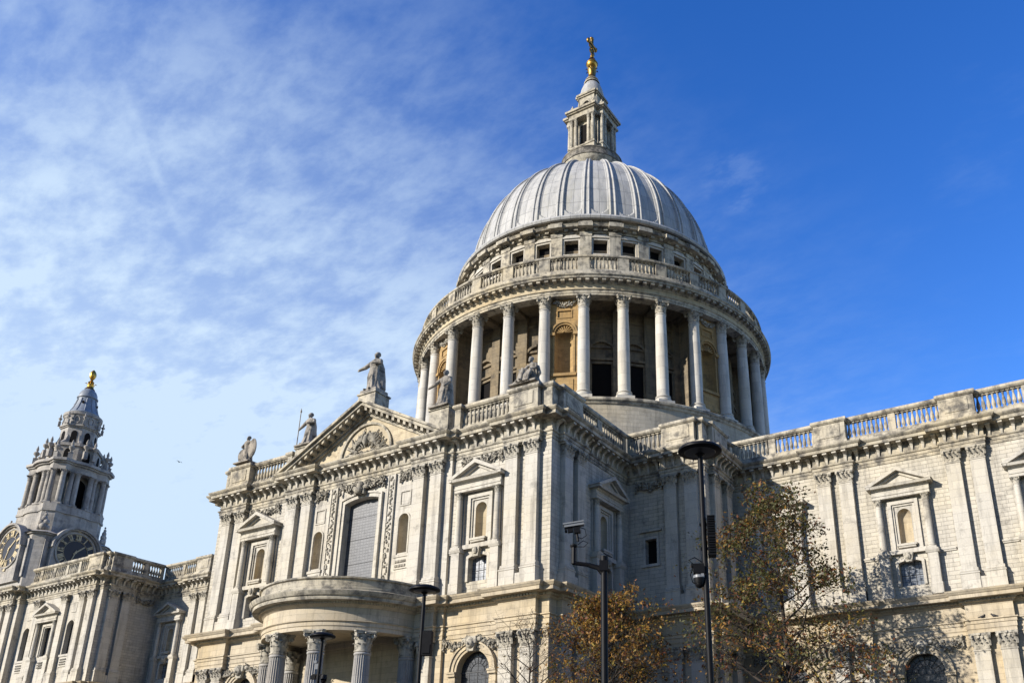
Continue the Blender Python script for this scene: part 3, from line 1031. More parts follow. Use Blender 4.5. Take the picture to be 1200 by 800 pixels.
FEP = festoon_mesh(.32, 13.5, .2, 5, .14)
entablatures('choir', choir)
# pedestals over each pair and a small die between
def south_bal(x0, x1, y, peds, dies, parent):
    ps = sorted([(x0 - (p + 1.3), x0 - (p - 1.3), RS) for p in peds] + [(x0 - (d + .32), x0 - (d - .32), 0) for d in dies])
    return ps
piers = south_bal(70, XB, YCH, CH_PAIRS, [66.9, 57.15, 47.5, 37.85, 28.1, 24.9], choir)
balustrade(choir, [(70, YCH), (XB, YCH)], [piers])

# ---- corner blocks between choir/nave and transept
def corner_block(sgn, key):
    mb = MB(); mb.use(M_ASH)
    f1 = Facade(0, YB, 0)
    wx0, wx1 = (XT, XB) if sgn > 0 else (-XB, -XT)
    wc = sgn * 19.75
    f2 = Facade(sgn * XB, 0, pi / 2 * sgn)
    for (f, a, b, hole) in ((f1, wx0, wx1, wc), (f2, -24.4 * sgn if sgn < 0 else -24.4, -18.4, None)):
        if sgn < 0 and f is f2:
            a, b = 18.4, 24.4
        up = [(hole, .5, 20.35, 22.35, 'rect', .5)] if hole else [((a + b) / 2 + 1.9 * sgn, .3, 20.4, 22.3, 'rect', .5)]
        mb.use(M_ASH); wallstrip(mb, a, b, 16.6, ZTOP, 0, up, .5, f.fr)
        mb.use(M_LOW); wallstrip(mb, a, b, 0, 16.6, 0, [], .5, f.fr)
    mb.use(M_SM)
    band(mb, .5, 20.35, 22.35, 'rect', .2, -YB - .02, -YB + .1, uc=wc)
    mb.box(wc - .8, wc + .8, -YB, -YB + .16, 20.13, 20.33); mb.box(wc - .95, wc + .95, -YB, -YB + .22, 22.95, 23.1)
    plinths(mb, f1, [sgn * 22.53], 1.6)
    plinths(mb, f2, [-21.65 * (1 if sgn > 0 else -1)], 1.9)
    o = fin_wall(key, mb)
    pm = MB(); pm.use(M_DARK)
    pm.prism([(wc - .55, 20.3), (wc + .55, 20.3), (wc + .55, 22.4), (wc - .55, 22.4)], -YB - .5, -YB - .45)
    link("window", pm.mesh("window"), o)
    for u in (21.68, 23.42):
        f1.place("pilaster", ME_PU, o, sgn * u); f1.place("pilaster", ME_PL, o, sgn * u)
    for u in (-22.95, -20.4):
        f2.place("pilaster", ME_PU, o, u * sgn); f2.place("pilaster", ME_PL, o, u * sgn)
    fe = festoon_mesh(1.15, 27.0, .45, 11)
    f1.place("festoon", fe, o, wc - .02 * sgn)
    f1.place("festoon", FEP, o, sgn * 22.55)
    entablatures('bastion' if sgn > 0 else 'west_bastion', o)
    if sgn > 0:
        balustrade(o, [(XB, YCH), (XB, YB), (XT, YB)], [[(0, .35, 0), (1.7, 4.9, RS), (4.92, 6.0, 0)], [(0, .53, 0), (.55, 3.45, RS), (6.2, XB - XT, 0)]])
    else:
        balustrade(o, [(-XT, YB), (-XB, YB), (-XB, YCH)], [[(0, .6, 0), (3.4, 6.3, RS)], [(1.1, 4.3, RS)]])
    return o
east_block = corner_block(1, "corner_block_wall")
west_block = corner_block(-1, "corner_block_wall")

# ---- transept
fS = Facade(0, YT, 0); fC = Facade(0, YCEN, 0); fE = Facade(XT, 0, pi / 2); fW = Facade(-XT, 0, -pi / 2)
mb = MB()
AT = 11.65
for sg in (-1, 1):
    a, b = sorted((sg * 8.95, sg * XT))
    mb.use(M_ASH); wallstrip(mb, a, b, 16.6, ZTOP, 0, AED_OPS(sg * AT), .4, fS.fr)
    mb.use(M_LOW); wallstrip(mb, a, b, 0, 16.6, 0, [LOW_OP(sg * AT)], .5, fS.fr)
NX = 4.55
cops = [(0, 1.8, 18.4, 25.85, 'seg', .6)]
for sg in (-1, 1):
    cops += [(sg * NX, .5, 20.65, 23.75, 'arch', .1), (sg * NX, .45, 24.5, 25.55, 'rect', .08)]
mb.use(M_SM); wallstrip(mb, -8.95, 8.95, 16.6, ZTOP, 0, cops, .4, fC.fr)
mb.use(M_LOW); wallstrip(mb, -8.95, 8.95, 0, 16.6, 0, [], .4, fC.fr)
for sg in (-1, 1):      # returns of the projecting centre
    mb.use(M_SM); mb.quad((sg * 8.95, YT, 16.6), (sg * 8.95, YCEN, 16.6), (sg * 8.95, YCEN, ZTOP), (sg * 8.95, YT, ZTOP))
    mb.use(M_LOW); mb.quad((sg * 8.95, YT, 0), (sg * 8.95, YCEN, 0), (sg * 8.95, YCEN, 16.6), (sg * 8.95, YT, 16.6))
mb.use(M_ASH)
wallstrip(mb, YT, YB, 16.6, ZTOP, 0, AED_OPS(-28.2), .4, fE.fr)
wallstrip(mb, -YB, -YT, 16.6, ZTOP, 0, AED_OPS(28.2), .4, fW.fr)
mb.use(M_LOW)
wallstrip(mb, YT, YB, 0, 16.6, 0, [LOW_OP(-28.2)], .4, fE.fr)
wallstrip(mb, -YB, -YT, 0, 16.6, 0, [LOW_OP(28.2)], .4, fW.fr)
mb.use(M_SM)
plinths(mb, fS, [-15.37, 15.37]); plinths(mb, fC, [-6.88, 6.88]); plinths(mb, fE, [-33.1], 1.65); plinths(mb, fW, [33.1], 1.65)
for sg in (-1, 1):
    a, b = sorted((sg * 8.95, sg * 13.9)); dado(mb, fS, a, b, [(sg * AT - 2.2, sg * AT + 2.2)])
transept = fin_wall("transept_wall", mb)
for sg in (-1, 1):
    put_aedicule(fS, transept, sg * AT)
    pair(fS, transept, sg * 15.37, .87)
    pair(fC, transept, sg * 6.88, .84)
    # carved niche beside the great window
    nm = MB(); nm.use(M_NICHE)
    nm.lathe(0, .1, [(.5, 20.65), (.5, 23.25)] + [(max(.002, .5 * cos(pi / 2 * i / 6)), 23.25 + .5 * sin(pi / 2 * i / 6)) for i in range(1, 7)], 12, 0, pi)
    nm.lathe(0, .1, [(.001, 20.66), (.5, 20.66)], 12, 0, pi)
    nm.use(M_SM)
    band(nm, .5, 20.5, 23.75, 'arch', .12, -.01, .08)
    nm.box(-.75, .75, 0, .14, 20.3, 20.5); nm.box(-.68, .68, 0, .08, 19.4, 20.3)
    nm.box(-.4, .4, -.1, .0, 24.55, 25.5)
    band(nm, .45, 24.5, 25.55, 'rect', .1, -.01, .06)
    nm.box(-.55, .55, -.01, .06, 24.4, 24.5)
    nm.use(M_CARVE)
    for q in range(14):
        nm.blob((-.45 + .9 * (q % 7) / 6, -.1, 19.62 + .34 * (q // 7)), (.1, .09, .13), 5, 3)
    fC.place("niche", nm.mesh("niche", 35), transept, sg * NX)
    fC.place("festoon", festoon_mesh(.5, 27.0, .3, 20 + sg), transept, sg * NX)
    fS.place("festoon", festoon_mesh(1.75, 26.95, .35, 31 + sg, .15), transept, sg * AT)
    fS.place("festoon", festoon_mesh(1.1, 13.45, .5, 41 + sg), transept, sg * (AT + 1.5))
    fS.place("festoon", festoon_mesh(1.1, 13.45, .5, 45 + sg), transept, sg * (AT - 1.5))
    fS.place("festoon", FEP, transept, sg * 15.37)
    fC.place("festoon", FEP, transept, sg * 6.88)
    # vertical carved strip
    sm = MB(); sm.use(M_SM)
    sm.box(-.36, .36, 0, .1, 17.6, 27.2)
    for q in (-.33, .33):
        sm.box(q - .04, q + .04, .1, .17, 17.6, 27.2)
    sm.use(M_CARVE)
    rd = random.Random(5)
    for q in range(62):
        z = 18 + 9.1 * q / 62
        sm.blob((rd.uniform(-.2, .2), -.13, z), (rd.uniform(.07, .15), .1, rd.uniform(.08, .15)), 6, 3)
    fC.place("carved_strip", sm.mesh("carved_strip", 50), transept, sg * 3.1)
sm = MB(); sm.use(M_SM)
band(sm, 1.8, 18.2, 25.85, 'seg', .28, -.02, .12, 10)
band(sm, 2.08, 18.2, 26.15, 'seg', .14, -.02, .22, 10)
sm.box(-2.3, 2.3, 0, .3, 18.0, 18.3)
sm.use(M_SWAG)
festoon(sm, -2.3, -.4, 27.0, .25, .1, 14, .25, 61); festoon(sm, .4, 2.3, 27.0, .25, .1, 14, .25, 62)
sm.blob((0, -.4, 26.75), (.34, .3, .4), 9, 6); sm.blob((0, -.62, 26.3), (.45, .25, .3), 8, 5)
for sg in (-1, 1):
    sm.blob((sg * .55, -.35, 26.6), (.36, .2, .2), 8, 4); sm.blob((sg * .4, -.4, 26.2), (.22, .2, .3), 7, 4)
fC.place("window_surround", sm.mesh("window_surround", 40), transept, 0)
wm_ = MB(); wm_.use(M_GLASS)
wm_.prism(archpoly(1.83, 18.35, 25.88, 'seg', 12), -.58, -.5)
wm_.use(M_BLACK)
for z in (20.6, 22.6, 24.4):
    wm_.box(-1.8, 1.8, -.5, -.485, z - .012, z + .012)
tag(fC.place("window", wm_.mesh("window"), transept, 0), "tall grey leaded window under the pediment")
put_aedicule(fE, transept, -28.2); put_aedicule(fW, transept, 28.2)
for f, u in ((fE, -33.95), (fE, -32.2), (fW, 33.95), (fW, 32.2)):
    f.place("pilaster", ME_PU, transept, u); f.place("pilaster", ME_PL, transept, u)
entablatures('transept', transept)
balustrade(transept, [(XT, YB), (XT, YT), (8.9, YT)], [[(0, .5, 0), (4.0, 4.7, 0), (7.6, 10.4, RS), (10.41, 11.3, 0)], [(0, .98, 0), (1.0, 3.6, RS), (8.2, 8.79, .3)]])
balustrade(transept, [(-8.9, YT), (-XT, YT), (-XT, YB)], [[(0, .6, .3), (5.2, 7.8, RS), (7.82, 8.79, 0)], [(0, .88, 0), (.9, 3.6, RS), (6.6, 7.3, 0), (10.7, 11.3, 0)]])

# ---- pediment
pd = MB(); pd.use(M_COR)
HW, ZP0, ZPA = 9.15, 29.26, 34.05
O0 = -YCEN
sl = (ZPA - ZP0) / HW
def rake(t0, t1, o1):   # band between vertical offsets t0 (upper) and t1 (lower) below the rake line
    za, zb_ = ZPA - t0, ZPA - t1
    e0 = HW - t0 / sl; e1 = HW - t1 / sl
    pd.prism([(-e0, ZP0), (-e1, ZP0), (0, zb_), (e1, ZP0), (e0, ZP0), (0, za)], O0 - .35, O0 + o1)
rake(-.001, .22, 1.42); rake(.222, .5, 1.2); rake(.502, .86, .5); rake(.862, 1.1, .3)
pd.use(M_NICHE)
pd.prism([(-7.4, ZP0), (7.4, ZP0), (0, ZPA - .95)], O0 - .3, O0 + .1)
pd.use(M_COR)
n = 12
for sg in (-1, 1):
    for k in range(n):
        u = sg * (.4 + k * .62)
        zt = ZPA - .51 - abs(u) * sl
        if zt - .32 < ZP0 + .05: continue
        pd.prism([(u - .13, zt + .13 * sl * sg - .3), (u + .13, zt - .13 * sl * sg - .3), (u + .13, zt - .13 * sl * sg), (u - .13, zt + .13 * sl * sg)], O0 + .5, O0 + 1.08)
pd.use(M_ROOF)
pd.prism([(-8.8, ZP0), (8.8, ZP0), (0, ZPA - .25)], O0 - 11, O0 - .36)
ped = link("pediment", pd.mesh("pediment"), cath)
rl = MB(); rl.use(M_COR)
cz, R = 29.5, 2.62
for i in range(20):
    a, b = pi * i / 20, pi * (i + 1) / 20
    rl.prism([(R * cos(a), cz + R * sin(a)), (R * cos(b), cz + R * sin(b)), ((R + .2) * cos(b), cz + (R + .2) * sin(b)), ((R + .2) * cos(a), cz + (R + .2) * sin(a))], O0 + .05, O0 + .28)
rl.use(M_NICHE)
rl.prism([(R * cos(pi * i / 20), cz + R * sin(pi * i / 20)) for i in range(21)], O0, O0 + .13)
rl.use(M_SWAG)
rd = random.Random(12)
for i in range(46):        # plumes and flames
    a = pi * (i + .5) / 46 + rd.uniform(-.05, .05)
    r0_, r1_ = R * rd.uniform(.25, .5), R * rd.uniform(.68, .94)
    m_ = (r0_ + r1_) / 2
    b_ = a + rd.uniform(-.16, .16)
    rl.tube([(r0_ * cos(a), -O0 - .2, cz + r0_ * sin(a)), (m_ * cos(b_), -O0 - .34, cz + m_ * sin(b_)), (r1_ * cos(a + .06), -O0 - .18, cz + r1_ * sin(a + .06))], [.05, .09, .04], 5)
rl.blob((0, -O0 - .32, cz + 1.25), (.26, .26, .52), 9, 6); rl.blob((-.1, -O0 - .42, cz + 1.86), (.13, .14, .16), 8, 5)
for sg in (-1, 1):
    for q in range(6):
        rl.tube([(sg * .2, -O0 - .3, cz + 1.35), (sg * (.5 + .08 * q), -O0 - .4, cz + 1.7 - .16 * q), (sg * (.95 + .07 * q), -O0 - .25, cz + 1.75 - .27 * q)], [.09, .1, .04], 5)
for i in range(60):
    u_ = rd.uniform(-2.3, 2.3)
    rl.blob((u_, -O0 - .22, cz + rd.uniform(.02, .4)), (rd.uniform(.08, .17), .14, rd.uniform(.07, .15)), 6, 4)
link("relief", rl.mesh("relief", 50), ped)
ab = MB(); ab.use(M_COR)
ab.box(-.9, .98, O0 - .9, O0 + .75, ZPA - .7, ZPA + .68); ab.box(-1.0, 1.08, O0 - 1.0, O0 + .85, ZPA + .68, ZPA + .82)
link("statue_plinth", ab.mesh("statue_plinth"), ped)
for sg in (-1, 1):
    q = MB(); q.use(M_COR)
    q.box(sg * 7.45 - .95, sg * 7.45 + .95, O0 - 1.2, O0 + .2, 29.2, 31.75); q.box(sg * 7.45 - 1.05, sg * 7.45 + 1.05, O0 - 1.3, O0 + .3, 31.75, 31.98)
    link("statue_plinth", q.mesh("statue_plinth"), ped)
    q = MB(); q.use(M_COR)
    q.box(sg * 15.3 - .8, sg * 15.3 + .8, -YT - .35, -YT + .3, 31.76, 32.0)
    link("statue_plinth", q.mesh("statue_plinth"), transept)

# ---- round portico on the transept front
PX, PY = 0.35, -36.0
po = MB(); po.use(M_LOW)
A0, A1 = pi, 2 * pi
pr = [(5.3, 13.98), (6.35, 13.98), (6.35, 14.25), (6.4, 14.27), (6.4, 14.52), (6.52, 14.6), (6.36, 14.66), (6.36, 15.55), (6.46, 15.62), (6.6, 15.72), (6.66, 15.86), (6.75, 15.9), (7.2, 15.93), (7.22, 16.15),
      (7.32, 16.2), (7.45, 16.4), (7.48, 16.5), (7.3, 16.56), (6.95, 16.66), (6.9, 16.7)]
po.lathe(PX, PY, pr[:12], 72, A0, A1)
po.use(M_COR); po.lathe(PX, PY, pr[11:], 72, A0, A1)
po.lathe(PX, PY, [(6.85, 16.68), (6.85, 16.85), (6.75, 16.9), (6.75, 17.42), (6.9, 17.48), (6.9, 17.6), (6.4, 17.64), (5.2, 17.9), (5.2, 18.02), (3.9, 18.15), (3.9, 18.27), (2.5, 18.4), (2.5, 18.5), (.01, 18.55)], 72, A0, A1)
po.use(M_LOW); po.lathe(PX, PY, [(5.3, 13.98), (5.3, 14.4), (.01, 14.42)], 72, A0, A1)
for k in range(110):
    a = pi + pi * (k + .5) / 110
    c, s_ = cos(a), sin(a)
    P = []
    for z in (15.74, 15.9):
        for r in (6.6, 6.74):
            for sg in (-1, 1):
                P.append((PX + r * c - sg * .065 * s_, PY + r * s_ + sg * .065 * c, z))
    po.add(P, ((0, 1, 3, 2), (2, 3, 7, 6), (0, 2, 6, 4), (1, 5, 7, 3)))
portico = link("portico", po.mesh("portico", 30), cath)
cm = MB(); column(cm, 0, 0, .62, .8, 13.98, 1.42, M_FLUTE, M_CARVE, flutes=24)
ME_PC = cm.mesh('column', 50)
for a in (-88, -53, -10, 23, 54, 88):
    t = radians(a)
    link("column", ME_PC, portico, (PX + 5.78 * sin(t), PY - .1 - 5.78 * cos(t), 0), t)
st = MB(); st.use(M_LOW)
for k in range(6):
    st.lathe(PX, PY, [(9.2 - k * .4, k * .14), (9.2 - k * .4, k * .14 + .13), (.01, k * .14 + .135)], 48, A0, A1)
link("steps", st.mesh("steps"), portico)

# ---- nave
fN = Facade(0, YCH, 0)
AE_N = [-28.2, -38.0, -47.6]
mb = MB(); mb.use(M_ASH)
ops = []
for u in AE_N: ops += AED_OPS(u)
wallstrip(mb, XC, -XB, 16.6, ZTOP, 0, ops, .4, fN.fr)
mb.use(M_LOW); wallstrip(mb, XC, -XB, 0, 16.6, 0, [LOW_OP(u) for u in AE_N], .5, fN.fr)
mb.use(M_SM); plinths(mb, fN, [-33.03, -42.9])
nave = fin_wall("nave_wall", mb)
for u in AE_N: put_aedicule(fN, nave, u)
for u in (-33.03, -42.9): pair(fN, nave, u)
entablatures('nave', nave)
W0 = -XB
balustrade(nave, [(W0, YCH), (XC, YCH)], [sorted([(W0 - (-33.03 + 1.3), W0 - (-33.03 - 1.3), RS), (W0 + 42.9 - 1.3, W0 + 42.9 + 1.3, RS), (W0 + 37.7, W0 + 38.3, 0), (W0 + 46.9, W0 + 47.4, 0), (W0 + 50.2, W0 + 50.75, 0)])])

# ---- west chapel block
fK = Facade(0, YC, 0); fKE = Facade(XC, 0, pi / 2); fK2 = Facade(0, YC - .75, 0)
mb = MB(); mb.use(M_ASH)
K1, K2, KA = -55.75, -64.9, -60.35
kops = []
for u in (K1, K2):
    kops += [(u, .68, 20.1, 24.1, 'arch', .5), (u, .5, 25.0, 26.2, 'rect', .06)]
kops += AEDW_OPS(KA)
mb.use(M_SM)
wallstrip(mb, -66.7, XC, 16.6, ZTOP, 0, kops, .4, fK.fr)
mb.use(M_LOW); wallstrip(mb, -66.7, XC, 0, 16.6, 0, [], .4, fK.fr)
mb.use(M_SM)
wallstrip(mb, -82, -66.7, 16.6, ZTOP, 0, [(-74.3, 1.3, 19.0, 25.5, 'arch', .5)], .4, fK2.fr)
mb.use(M_LOW); wallstrip(mb, -82, -66.7, 0, 16.6, 0, [], .4, fK2.fr)
mb.use(M_SM); mb.quad((-66.7, YC, 16.6), (-66.7, YC - .75, 16.6), (-66.7, YC - .75, ZTOP), (-66.7, YC, ZTOP))
mb.use(M_ASH); wallstrip(mb, YC, YCH, 0, ZTOP, 0, [], .4, fKE.fr)
mb.use(M_SM)
for u in (K1, K2):
    band(mb, .68, 20.1, 24.1, 'arch', .13, -YC - .01, -YC + .08, uc=u)
    mb.box(u - .95, u + .95, -YC, -YC + .2, 19.85, 20.1); mb.box(u - .85, u + .85, -YC, -YC + .1, 18.7, 19.85)
    mb.box(u - .45, u + .45, -YC - .05, -YC + .02, 25.05, 26.15)
mb.use(M_CARVE)
for u in (K1, K2, KA):
    for q in range(18):
        mb.blob((u - .5 + 1.0 * (q % 6) / 5, YC - .14, 18.95 + .28 * (q // 6)), (.1, .09, .11), 5, 3)
mb.use(M_SM)
plinths(mb, fK, [-53.15]); plinths(mb, fK2, [-69, -79.6]); plinths(mb, fKE, [-23.6], 1.4)
chapel = fin_wall("chapel_wall", mb)
for u in (-52.3, -54.0, -57.55, -63.2):
    fK.place("pilaster", ME_PU, chapel, u); fK.place("pilaster", ME_PL, chapel, u)
for u in (-68.1, -69.9, -78.7, -80.5):
    fK2.place("pilaster", ME_PU, chapel, u); fK2.place("pilaster", ME_PL, chapel, u)
for u in (-24.45, -22.8):
    fKE.place("pilaster", ME_PU, chapel, u); fKE.place("pilaster", ME_PL, chapel, u)
fKE.place("festoon", festoon_mesh(1.1, 27.0, .5, 77), chapel, -20.3)
put_aedicule(fK, chapel, KA, low=False, glazed=True)
ME_KW = pane_mesh(.68, 20.1, 24.1, 'arch', -.45, M_GLASSD, ([0], [21, 22, 23]))
for u in (K1, K2): fK.place("window", ME_KW, chapel, u)
fK.place("window", pane_mesh(.86, 20.3, 23.86, 'rect', -.42, M_GLASS, ([-.3, .3], [21.2, 22.1, 23.0])), chapel, KA)
fK2.place("window", pane_mesh(1.3, 19, 25.5, 'arch', -.45, M_GLASSD, ([0], [21, 22, 23])), chapel, -74.3)
entablatures('chapel', chapel)
balustrade(chapel, [(XC, YCH), (XC, YC), (-66.5, YC)], [[(0, .4, 0), (2.1, 2.7, 0), (4.4, 6.9, .3)], [(.8, 3.6, .3), (5.6, 6.1, 0), (8.2, 8.7, 0), (10.9, 11.4, 0), (13.6, 14.2, 0)]])

# ---- roofs behind the parapets
rf = MB(); rf.use(M_ROOF)
for (a, b, c, d) in ((24, 70, -18.2, 18.2), (-17.5, 17.5, -35.5, 30), (-24.3, 24.3, -24.2, 24.2), (-50.6, -24, -18.2, 18.2), (-82, -50.7, -25.4, 25.4)):
    z = 29.32 + .01 * abs(a) * .1
    rf.box(a, b, -d, -c, 28.6, z)
link("roof", rf.mesh("roof"), cath)
bw = MB(); bw.use(M_ASH)        # far sides of the building
bw.box(24, 70, -18.2, -17.6, 0, 29.2); bw.box(69.3, 69.9, -17.6, 18.2, 0, 29.2); bw.box(-82, -24, -18.2, -17.6, 0, 29.2); bw.box(-17.5, 17.5, -36, -35.4, 0, 29.2); bw.box(17, 17.5, -35.3, -18, 0, 29.2); bw.box(-17.5, -17, -35.3, -18, 0, 29.2)
bw.box(-82.2, -81.6, -17.5, 25, 0, 29.2)
link("north_wall", bw.mesh("north_wall"), cath)

# ---- drum with its ring of columns
PH = -90 + 28.125
def ringboxes(mb, n, a_off, r0, r1, hw, z0, z1):
    for k in range(n):
        a = a_off + 2 * pi * k / n
        c, s_ = cos(a), sin(a)
        P = []
        for z in (z0, z1):
            for r in (r0, r1):
                for sg in (-1, 1):
                    P.append((r * c - sg * hw * s_, r * s_ + sg * hw * c, z))
        mb.add(P, ((0, 1, 3, 2), (4, 6, 7, 5), (0, 4, 5, 1), (2, 3, 7, 6), (0, 2, 6, 4), (1, 5, 7, 3)))
dm = MB(); dm.use(M_DRUM)
dm.lathe(0, 0, [(21.5, 29.3), (21.5, 38.75)], 128)
dm.use(M_COR)
dm.lathe(0, 0, [(21.5, 38.75), (21.62, 38.8), (21.7, 39.0), (21.86, 39.1), (21.88, 39.3), (21.75, 39.42), (21.3, 39.5), (17, 39.7)], 128)
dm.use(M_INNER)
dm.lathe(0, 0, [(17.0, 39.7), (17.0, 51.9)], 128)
for (z0, z1, r) in ((47.2, 47.55, 17.22), (46.0, 46.15, 17.12), (50.3, 50.6, 17.2)):
    dm.lathe(0, 0, [(17.0, z0), (r, z0 + .05), (r, z1 - .05), (17.0, z1)], 128)
dm.lathe(0, 0, [(17.0, 51.75), (19.9, 51.75)], 128)
ringboxes(dm, 32, radians(PH), 16.95, 17.45, .55, 39.7, 51.7)
ringboxes(dm, 32, radians(PH), 17.4, 19.9, .4, 51.35, 51.74)
dm.use(M_DARK)
for k in range(32):
    if k % 4 == 3:
        continue
    a = PH + 5.625 + 11.25 * k
    c, s_ = cos(radians(a)), sin(radians(a))
    hw = 1.0
    P = [(17.02 * c - sg * hw * s_, 17.02 * s_ + sg * hw * c, z) for z in (39.8, 45.4) for sg in (-1, 1)]
    Q = [(16.9 * c - sg * hw * s_, 16.9 * s_ + sg * hw * c, z) for z in (39.8, 45.4) for sg in (-1, 1)]
    dm.add(P + Q, ((0, 1, 3, 2), (4, 5, 7, 6), (2, 3, 7, 6), (0, 2, 6, 4), (1, 3, 7, 5)))
drum = link("drum", dm.mesh("drum", 30), cath)
# door frames
df = MB(); df.use(M_INNER)
def local_ring(a, r):       # south-facing local frame at angle a, radius r
    return (r * cos(a), r * sin(a), 0), a + pi / 2
band(df, 1.0, 39.8, 45.4, 'rect', .25, 0, .22); df.box(-1.15, 1.15, 0, .36, 45.75, 46.0)
df.use(M_INNER); band(df, 1.25, 45.9, 47.9, 'arch', .25, 0, .3, 12)
for sg in (-1, 1):
    a, b = sorted((sg * 1.2, sg * 1.62)); df.box(a, b, 0, .34, 45.6, 45.9); df.box(a + .05, b - .05, 0, .2, 39.8, 45.6)
df.use(M_DARK)
df.prism([(-1.0, 39.8), (1.0, 39.8), (1.0, 45.4), (-1.0, 45.4)], -.02, .03)
ME_DF = df.mesh("doorway")
cm = MB(); column(cm, 0, 0, .62, 39.55, 51.27, 1.3, M_COL, M_CARVE, baseh=1.1, seg=24)
ME_DC = cm.mesh("column", 40)
nb = MB(); nb.use(M_OCHRE)
W = 1.52
wallstrip(nb, -W, W, 39.6, 51.4, 0, [(0, .95, 42.9, 48.35, 'arch', .1), (0, .7, 49.2, 49.95, 'rect', .08)], .1)
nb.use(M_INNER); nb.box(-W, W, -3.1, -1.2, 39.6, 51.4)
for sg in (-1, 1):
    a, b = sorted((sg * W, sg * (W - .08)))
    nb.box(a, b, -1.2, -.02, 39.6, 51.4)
nb.use(M_OCHRE)
nb.box(-.7, .7, -.3, -.08, 49.2, 49.95)
prof = [(.95, 42.9), (.95, 47.4)] + [(max(.002, .95 * cos(pi / 2 * i / 7)), 47.4 + .95 * sin(pi / 2 * i / 7)) for i in range(1, 8)]
nb.lathe(0, .1, prof, 14, 0, pi); nb.lathe(0, .1, [(.001, 42.91), (.95, 42.91)], 14, 0, pi)
band(nb, .95, 42.9, 48.35, 'arch', .16, -.01, .1); 
band(nb, 1.15, 47.4, 48.55, 'arch', .18, -.01, .2)
for sg in (-1, 1):
    a, b = sorted((sg * .92, sg * 1.5)); nb.box(a, b, 0, .26, 47.1, 47.4)
nb.box(-1.25, 1.25, 0, .2, 42.55, 42.85)
nb.box(-.95, .95, 0, .07, 40.6, 42.2)
nb.use(M_CARVE)
festoon(nb, -1.1, 1.1, 50.9, .35, .02, 16, .2, 88, tails=False)
nb.use(M_OCHRE)
band(nb, .7, 49.2, 49.95, 'rect', .1, -.01, .06); nb.box(-.8, .8, -.01, .06, 49.1, 49.2)
for i in range(9):      # shell ribs in the niche head
    a = pi * (i + .5) / 9
    nb.tube([(.1 * cos(a), .0 - .02, 47.45 + .1 * sin(a)), (.82 * cos(a), .12, 47.45 + .82 * sin(a))], [.03, .09], 5)
ME_NB = nb.mesh("niche", 35)
for k in range(32):
    a = radians(PH + 11.25 * k)
    p, rz = local_ring(a, 20.3)
    link("column", ME_DC, drum, p, rz)
    a = radians(PH + 5.625 + 11.25 * k)
    if k % 4 == 3:
        p, rz = local_ring(a, 20.05)
        link("niche", ME_NB, drum, p, rz)
    elif k % 2 == 0 or True:
        p, rz = local_ring(a, 17.02)
        link("doorway", ME_DF, drum, p, rz)
en = MB(); en.use(M_COR)
en.lathe(0, 0, [(19.75, 51.75), (19.75, 51.27), (20.83, 51.27), (20.83, 51.5), (20.88, 51.52), (20.88, 51.78), (21.0, 51.86), (20.84, 51.92)], 160)
en.use(M_NICHE); en.lathe(0, 0, [(20.84, 51.92), (20.84, 52.45)], 160)
en.use(M_COR); en.lathe(0, 0, [(20.84, 52.45), (20.92, 52.5), (21.0, 52.62), (21.02, 52.86), (21.6, 52.88), (21.62, 53.05), (21.74, 53.16), (21.76, 53.24), (21.5, 53.28), (16, 53.4)], 160)
ringboxes(en, 160, 0, 20.95, 21.5, .2, 52.62, 52.87)
link("entablature", en.mesh("entablature", 30), drum)
bl = MB(); bl.use(M_COR)
bl.lathe(0, 0, [(21.2, 53.27), (21.2, 53.9), (21.05, 54.15), (20.85, 54.2), (20.85, 54.28), (20.4, 54.28)], 160)
bl.lathe(0, 0, [(20.35, 55.72), (20.85, 55.72), (20.95, 55.8), (20.95, 55.98), (20.88, 56.05), (20.35, 56.05), (20.35, 55.72)], 160)
ringboxes(bl, 32, radians(PH), 20.4, 20.86, .6, 54.27, 55.73)
for k in range(32):
    for q in range(7):
        a = radians(PH + 11.25 * k + 1.7 + (11.25 - 3.4) * (q + .5) / 7)
        baluster(bl, 20.62 * cos(a), 20.62 * sin(a), 54.27, 55.73, .15, 7)
link("balustrade", bl.mesh("balustrade", 35), drum)

# ---- attic stage
at = MB(); at.use(M_DRUM)
RA = 16.2
AW = [radians(-90 + 11.25 * k) for k in range(32)]
def cylstrip(u, o, z):
    a = u / RA
    return ((RA + o) * cos(a), (RA + o) * sin(a), z)
UH = RA * 2 * pi
wallstrip(at, -UH / 2 - UH / 64, UH / 2 - UH / 64, 53.3, 62.3, 0, [(RA * radians(-180 + 11.25 * k), .78, 59.35, 61.15, 'rect', .6) for k in range(32)], .6, cylstrip)
at.use(M_COR)
ringboxes(at, 32, radians(PH), 16.1, 16.5, .62, 56.5, 61.9)
ringboxes(at, 32, radians(PH), 16.1, 16.56, .68, 61.6, 62.1)
at.lathe(0, 0, [(16.2, 56.2), (16.45, 56.25), (16.45, 56.6), (16.2, 56.7)], 128)
at.lathe(0, 0, [(16.2, 62.0), (16.34, 62.03), (16.36, 62.3), (16.5, 62.36), (16.5, 62.5), (17.0, 62.54), (17.05, 62.72), (17.15, 62.84), (16.5, 62.95)], 128)
at.use(M_SOOTY); at.lathe(0, 0, [(16.5, 62.95), (16.5, 63.5), (16.75, 63.58)], 128); at.use(M_COR)
ringboxes(at, 32, radians(PH), 16.4, 17.3, .8, 62.38, 62.86)
ringboxes(at, 96, radians(PH), 16.4, 16.72, .22, 62.2, 62.5)
at.use(M_SOOTY)
ringboxes(at, 32, radians(PH), 16.4, 16.75, .7, 62.9, 63.4)
attic = link("attic", at.mesh("attic", 30), cath)
wf = MB(); wf.use(M_SM)
band(wf, .78, 59.35, 61.15, 'rect', .22, -.06, .14)
